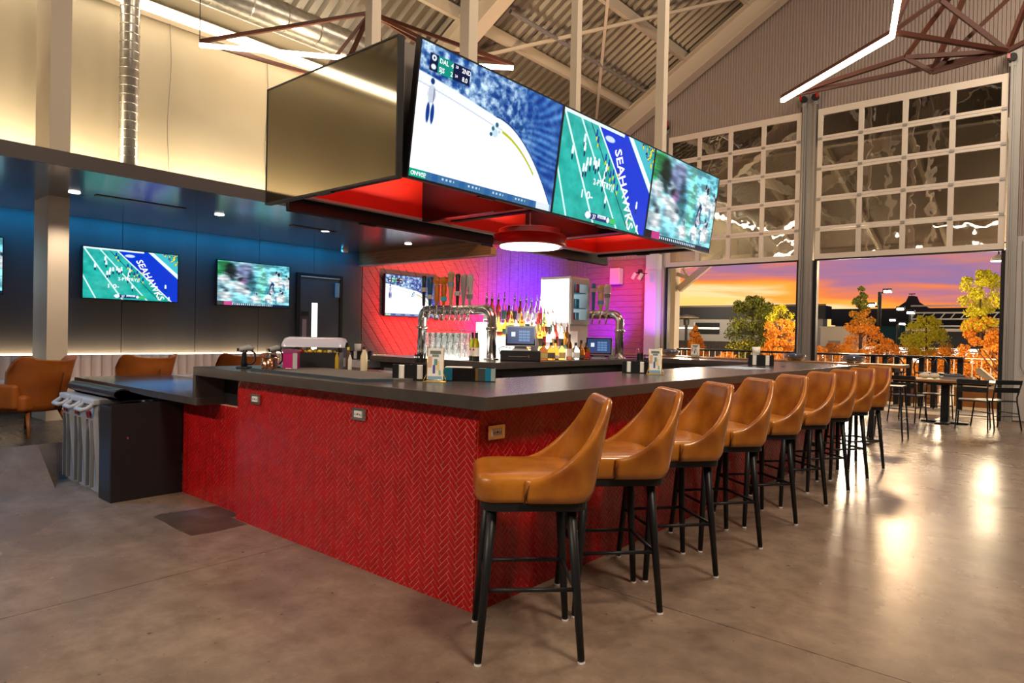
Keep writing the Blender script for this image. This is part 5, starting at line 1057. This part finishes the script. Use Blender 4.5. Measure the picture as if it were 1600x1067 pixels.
# patio roof seen through the raised doors
pr = S('patio_roof', MB().prism([(15.15, 5.75), (21.0, 4.05), (21.0, 4.15), (15.15, 5.85)], lambda a, b, d: (d, a, b), -9.5, 2.0), M_canopy, 'brown board ceiling of the patio roof')
for i in range(7): xx = -9.0+i*1.6; P(pr, 'joist', MB().beam((xx, 15.2, 5.62), (xx, 21.0, 3.95), .08, .16, (0, 0, 1)), M_cream)
P(pr, 'edge_beam', MB().box(-9.5, 2, 20.9, 21.1, 3.80, 4.10), M_cream)
P(pr, 'steel_truss', MB().beam((-8.62, 17.5, 2.75), (-7.3, 17.5, 3.75), .14, .18).beam((-8.95, 17.5, 3.3), (-8.3, 17.5, 3.05), .1, .1).beam((-8.7, 17.5, 3.7), (-8.35, 17.5, 3.05), .05, .05), M_cream)
P(pr, 'post', MB().box(-9.05, -8.66, 17.35, 17.65, -.02, 3.9), M_cream)
for i, (x, y, z) in enumerate(((-3.3, 18.2, 3.9), (-1.8, 18.6, 3.9), (-5.8, 18.4, 3.9))): one('string_bulb', MB().lathe([(.015, .12), (.02, .09), (.045, .05), (.045, .03), (.02, 0)], (x, y, z), 12), M_lampx, ['round bulb under the patio roof, seen through the middle of the right door', 'round bulb under the patio roof, seen through the jamb side of the right door', 'round bulb under the patio roof, seen through the left door'][i], 'light bulb', 'bulbs under the patio roof', True)
wlx = T('wall_light', 'small white dome light outside the top of the doorway', 'light', (-1.15, 16, 3.05)); P(wlx, 'shade', MB().lathe([(.13, 0), (.12, .05), (.05, .11), (.02, .13)], (-1.15, 16, 3.0), 18), M_white, True); P(wlx, 'glow', MB().lathe([(.12, -.006), (.12, 0)], (-1.15, 16, 3.0), 18), M_lampx); P(wlx, 'arm', MB().tube([(-1.15, 16, 3.13), (-1.15, 15.9, 3.25), (-1.0, 15.2, 3.25)], .015, 6), M_black)
# trees
def leaves(n, fn, size, seed):
    r = random.Random(seed); m = MB(); V_ = []; F_ = []
    for i in range(n):
        p = fn(r)
        if p is None: continue
        a = Vector((r.gauss(0, 1), r.gauss(0, 1), r.gauss(0, .7))).normalized(); b = a.orthogonal().normalized(); b.rotate(Matrix.Rotation(r.random()*6.3, 3, a)); c = a.cross(b)
        s = size*r.uniform(.6, 1.3); o = len(V_); p = Vector(p); V_ += [p-b*s*.5-c*s*.3, p+b*s*.5-c*s*.2, p+b*s*.9+c*s*.2, p-b*s*.3+c*s*.4]; F_.append((o, o+1, o+2, o+3))
    m.v = [tuple(v) for v in V_]; m.f = F_; return m
def tree(label, x, y, h, prof, parts, seed, size=.11, trunk=.07):
    """prof(t): crown radius at relative height t; parts: (t0, t1, material, n)"""
    t = T('tree', label, 'tree', (x, y, -.02), 0, 'trees on the patio edge'); r = random.Random(seed)
    P(t, 'trunk', MB().tube([(0, 0, 0), (.03, .02, h*.35), (-.02, 0, h*.7), (0, 0, h*.97)], [trunk, trunk*.8, trunk*.4, .01], 8), M_bark, True, False)
    lobes = []
    for k in range(80):
        tt = r.uniform(parts[0][0], .99); a = r.random()*6.283; rr_ = prof(tt)*math.sqrt(r.uniform(.25, 1)); lobes.append((rr_*math.cos(a), rr_*math.sin(a), tt*h, prof(tt)*.28+.05, tt))
    for k in range(0, 80, 8):
        lx, ly, lz, lr, tt = lobes[k]; P(t, 'branch', MB().tube([(0, 0, max(.1, lz-.35*h*.3)), (lx*.6, ly*.6, lz-.05), (lx, ly, lz)], [.02, .012, .004], 5), M_bark, True, False)
    for t0, t1, m, n in parts:
        ls = [l for l in lobes if t0-.04 <= l[4] <= t1+.04] or lobes
        def f(r_):
            l = ls[r_.randrange(len(ls))]; d = Vector((r_.gauss(0, 1), r_.gauss(0, 1), r_.gauss(0, 1))).normalized()*l[3]*r_.random()**.45
            return (l[0]+d.x, l[1]+d.y, l[2]+d.z*.8)
        P(t, 'crown', leaves(n, f, size, seed+int(t0*100)), m, False, False)['kind'] = 'stuff'
cone = lambda w: (lambda t: w*max(.06, min(1, (1.02-t)*1.5))*(1 if t > .15 else .6))
def egg(w): return lambda t: w*max(.1, math.sin(PI*min(1, max(.02, (t-.1)/.92)))**.7)
def tiered(w): return lambda t: w*(max(.15, 1-(t-.1)*1.15) if t < .6 else max(.08, .82*math.sin(PI*min(1, (t-.52)/.5))**.8))
tree('slim orange cypress behind the drinks table', -6.03, 27, 3.5, cone(.72), [(.05, .72, M_leafo, 8000), (.6, .99, M_leafg, 2600)], 1, .055)
tree('tall two-tone tree, orange below and yellow-green above, by the door jamb', -2.2, 25, 3.65, tiered(.78), [(.12, .6, M_leafo, 8000), (.55, .99, M_leafy, 8000)], 2, .055)
tree('small yellow-green tree between the lamp posts and the two-tone tree', -4.35, 30, 2.45, egg(.85), [(.15, .5, M_leafo, 3500), (.4, .98, M_leafy, 6000)], 3, .055)
tree('wide olive green tree framed by the left door', -8.9, 24, 2.95, egg(1.05), [(.05, .97, M_leafg, 11000), (.05, .4, M_leafy, 2000)], 4, .06)
tree('orange tree with a yellow top beside the olive green tree', -7.6, 23, 2.6, egg(.55), [(.05, .75, M_leafo, 5000), (.72, .98, M_leafy, 1000)], 5, .055)
tree('orange cypress beside the patio heater', -11.35, 24.5, 1.9, cone(.5), [(.05, .98, M_leafo, 4000)], 6, .055)
for i, (x, y, h, w) in enumerate(((-7.3, 26, 1.25, .45), (-5.2, 27.5, 1.5, .5), (-1.7, 24, 1.35, .6), (-3.0, 26, .95, .5), (-4.2, 25, .8, .45), (-9.2, 22.5, .9, .5), (-3.3, 27, 1.2, .7), (-5.9, 31, 1.2, .7), (-8.2, 32, 1.3, .7))):
    tree(['low orange shrub left of the slim cypress', 'low orange shrub right of the slim cypress', 'low orange shrub under the two-tone tree', 'low orange shrub under the small yellow-green tree', 'low orange shrub behind the black railing', 'low orange shrub under the olive green tree', 'low orange hedge clump beside the small yellow-green tree', 'low orange hedge clump below the far lamp posts', 'low orange hedge clump at the white kiosk'][i], x, y, h, egg(w), [(.05, .98, M_leafo, 2600)], 20+i, .055, .03)
# lamp posts
def lamp_post(label, x, y, h, heads):
    t = T('lamp_post', label, 'street lamp', (x, y, -.02), 0, 'lamp posts along the street'); P(t, 'post', MB().tube([(x, y, -.02), (x, y, h)], .07, 10), M_black2)
    for dx_, dz in heads:
        P(t, 'arm', MB().tube([(x, y, h+dz-.05), (x+dx_, y, h+dz)], .03, 8), M_black2); P(t, 'head', MB().box(x+dx_-.16, x+dx_+.16, y-.12, y+.12, h+dz, h+dz+.12), M_black2); P(t, 'lens', MB().box(x+dx_-.13, x+dx_+.13, y-.125, y+.1, h+dz-.04, h+dz+.05), M_lampx)
lamp_post('black lamp post with two flood heads in front of the slim cypress', -6.0, 30, 3.4, ((.28, 0), (-.3, -.55)))
lamp_post('black lamp post with a bright round lamp before the steel gantry', -5.55, 34, 2.75, ((.0, -.05), (-.4, .12)))
lamp_post('distant lamp post by the teal wall', -7.1, 40, 2.35, ((.2, 0), (-.25, .2)))
# buildings
b1 = T('long_building', 'long low building with a black roof band behind the left door', 'building', (-20, 45, 0))
P(b1, 'wall', MB().box(-40, -12.2, 45, 46, -.02, 2.8), M_extgr); P(b1, 'roof_band', MB().box(-40, -12.0, 44.8, 46.2, 2.8, 3.62), M_extdk); P(b1, 'gutter', MB().box(-40, -12.0, 44.7, 44.85, 3.6, 3.72), M_canopy)
for i in range(5): w_ = P(b1, 'window', MB().box(-27+i*3.1, -25.2+i*3.1, 44.95, 45, 1.7, 2.5), M_black2); P(w_, 'window_frame', MB().box(-27.1+i*3.1, -27+i*3.1, 44.93, 45, 1.65, 2.55), M_cream)
P(b1, 'lit_strip', MB().box(-26, -19, 44.9, 44.95, 2.05, 2.16), M_winx)
P(b1, 'corrugated_fence', MB().box(-30, -9, 31, 31.1, -.02, 1.25), mat('fence_grey', (.22, .20, .17), .6, noise=(9, (.10, .09, .08), (6, 1, .1), 2, .45, .55, 0)))
b2 = T('white_container', 'white flat-sided kiosk behind the slim cypress', 'kiosk', (-9.4, 38, 0)); P(b2, 'wall', MB().box(-10.4, -8.6, 38, 40, -.02, 2.1), mat('kiosk_white', (.62, .55, .45), .6)); P(b2, 'doorway', MB().box(-10.0, -9.4, 37.97, 38, 0, 1.4), M_extgr); P(b2, 'roof_edge', MB().box(-10.45, -8.55, 37.95, 40, 2.1, 2.16), M_cream)
b3 = T('warehouse', 'dark warehouse with a gable vent and a steel gantry behind the right door', 'building', (-6, 55, 0))
P(b3, 'wall', MB().box(-14, 12, 55, 60, -.02, 2.6), M_teal); P(b3, 'roof', MB().box(-14.2, 12, 54.6, 60, 2.6, 3.85), M_extdk); P(b3, 'gable_vent', MB().prism([(-9.9, 3.85), (-7.9, 3.85), (-8.6, 4.35), (-8.75, 4.75), (-9.1, 4.75), (-9.25, 4.35)], lambda a, b, d: (a, d, b), 54.7, 56), M_extdk); P(b3, 'weather_vane', MB().box(-9.1, -8.7, 54.8, 54.83, 4.85, 4.92).box(-8.93, -8.9, 54.8, 54.83, 4.75, 4.85), M_black)
for z in (2.35, 2.75, 3.1, 3.5): P(b3, 'gantry_rail', MB().box(-7.2, -.5, 44, 44.1, z-.04, z+.04), M_gal)
for i in range(14): P(b3, 'gantry_lattice', MB().beam((-7.2+i*.48, 44.05, 2.75), (-6.95+i*.48, 44.05, 3.1), .05, .05), M_gal)
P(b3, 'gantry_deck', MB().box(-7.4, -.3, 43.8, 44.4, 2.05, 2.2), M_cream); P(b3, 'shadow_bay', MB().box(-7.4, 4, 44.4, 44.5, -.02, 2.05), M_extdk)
P(b3, 'lit_shopfront', MB().box(-8.8, -2.2, 41, 41.1, .62, .92), M_winx); P(b3, 'lit_canopy_edge', MB().box(-9, -1.2, 40.8, 41, .98, 1.12), mat('bright_canopy', (1, 1, 1), .4, emit=(1, .88, .68), es=2))
for i in range(7): P(b3, 'lit_bay', MB().box(-8.2+i*.85, -7.85+i*.85, 40.7, 40.8, .35, .62), M_lampx)
# patio fittings
ht = T('patio_heater', 'mushroom patio heater behind the white post', 'heater', (-11.0, 23, 0)); P(ht, 'pole', MB().tube([(-11.0, 23, 0), (-11.0, 23, 2.1)], .05, 10), M_black2); P(ht, 'reflector', MB().lathe([(.46, 0), (.44, .03), (.2, .10), (.03, .13)], (-11.0, 23, 2.12), 24), M_heat, True); P(ht, 'burner', MB().lathe([(.1, 0), (.11, .2), (.07, .25)], (-11.0, 23, 1.85), 14), M_black2); P(ht, 'tank_base', MB().lathe([(.22, 0), (.22, .5), (.1, .55)], (-11.0, 23, 0), 18), M_black2)
rl = T('patio_rail_table', 'long black patio bar table with thick posts', 'table', (-2.6, 16.8, 0))
P(rl, 'top', MB().box(-8.2, -1.75, 16.6, 17.0, 1.04, 1.085), M_black2)
for i in range(9): P(rl, 'post', MB().box(-3.5+i*.235-(3.2 if i > 7 else 0), -3.40+i*.235-(3.2 if i > 7 else 0), 16.74, 16.86, -.02, 1.04), M_black2)
fnc = T('wire_fence', 'pale wire fence at the patio edge', 'fence', (-1.8, 21, 0))
P(fnc, 'top_rail', MB().tube([(-12, 21, .98), (-.6, 21, .98)], .02, 6), M_cream); P(fnc, 'bottom_rail', MB().tube([(-12, 21, .12), (-.6, 21, .12)], .02, 6), M_cream)
for i in range(58): P(fnc, 'picket', MB().tube([(-12+i*.2, 21, .12), (-12+i*.2, 21, .98)], .012, 5), M_cream)
pb = T('patio_bench', 'low wooden patio bench with a pale seat pad', 'bench', (-2.9, 17.9, 0)); P(pb, 'seat_pad', MB().box(-4.2, -2.3, 17.6, 18.2, .42, .55), mat('pale_canvas', (.62, .55, .46), .8)); 
for i in range(4): P(pb, 'crate_slat', MB().box(-4.2, -2.3, 17.58, 17.6, .02+i*.1, .10+i*.1), M_oak)
P(pb, 'frame', MB().box(-4.15, -2.35, 17.62, 18.2, -.02, .42), M_beamwood)
pb2 = T('patio_bench', 'low wooden patio bench beyond the door jamb end of the dining table', 'bench', (-1.4, 18, 0)); P(pb2, 'seat_pad', MB().box(-2.0, -.7, 17.6, 18.2, .40, .52), MATS['pale_canvas']); P(pb2, 'frame', MB().box(-2.0, -.7, 17.62, 18.2, -.02, .40), M_oak)
cu = T('back_cushion', 'pale cushion leaning on the patio bench behind the dining table', 'cushion', (-1.4, 17.7, .5)); P(cu, 'pad', MB().loft([[(-1.62+a, 17.55, .55+b) for a, b in ((0, .28), (.08, .30), (.42, -.02), (.36, -.06), (.05, .15))], [(-1.62+a, 18.0, .55+b) for a, b in ((0, .28), (.08, .30), (.42, -.02), (.36, -.06), (.05, .15))]]), MATS['pale_canvas']); P(cu, 'welt', MB().tube([(-1.62, 17.54, .83), (-1.54, 17.54, .85), (-1.20, 17.54, .53)], .008, 6), M_cream)
wst = T('wooden_screen', 'slanted wooden slat screen beside the door jamb', 'screen', (-1.0, 19, 0))
for i in range(7): P(wst, 'slat', MB().beam((-1.75+i*.13, 19.2, 1.25-.02*i), (-1.05+i*.13, 19.2, .25), .06, .03), M_oak)
P(wst, 'frame', MB().box(-1.9, -.3, 19.25, 19.3, .2, .26), M_oak)
def bentwood(label, x, y, a):
    t = T('bistro_chair', label, 'chair', (x, y, 0), math.radians(a), 'black bistro chairs on the patio'); P(t, 'seat', MB().lathe([(.20, .72), (.21, .735), (.20, .75)], n=20), M_black2, False, False); P(t, 'back_hoop', MB().tube([(-.18, -.18, 0), (-.17, -.2, .75)]+[(-.18*math.cos(i*PI/8), -.23, .85+.22*math.sin(i*PI/8)) for i in range(9)]+[(.17, -.2, .75), (.18, -.18, 0)], .013, 8), M_black2, True, False)
    for sx in (-1, 1): P(t, 'front_leg', MB().tube([(sx*.17, .16, 0), (sx*.14, .13, .72)], .012, 8), M_black2, True, False)
    P(t, 'foot_ring', MB().tube([(.15*math.cos(i*PI/8), .15*math.sin(i*PI/8)-.02, .3) for i in range(17)], .008, 6), M_black2, True, False)
bentwood('black bistro chair at the patio bar table, nearer the stools', -2.95, 16.3, 10); bentwood('black bistro chair at the patio bar table, in the middle', -2.35, 16.35, -5); bentwood('black bistro chair at the patio bar table, nearer the jamb', -1.95, 16.3, -35)
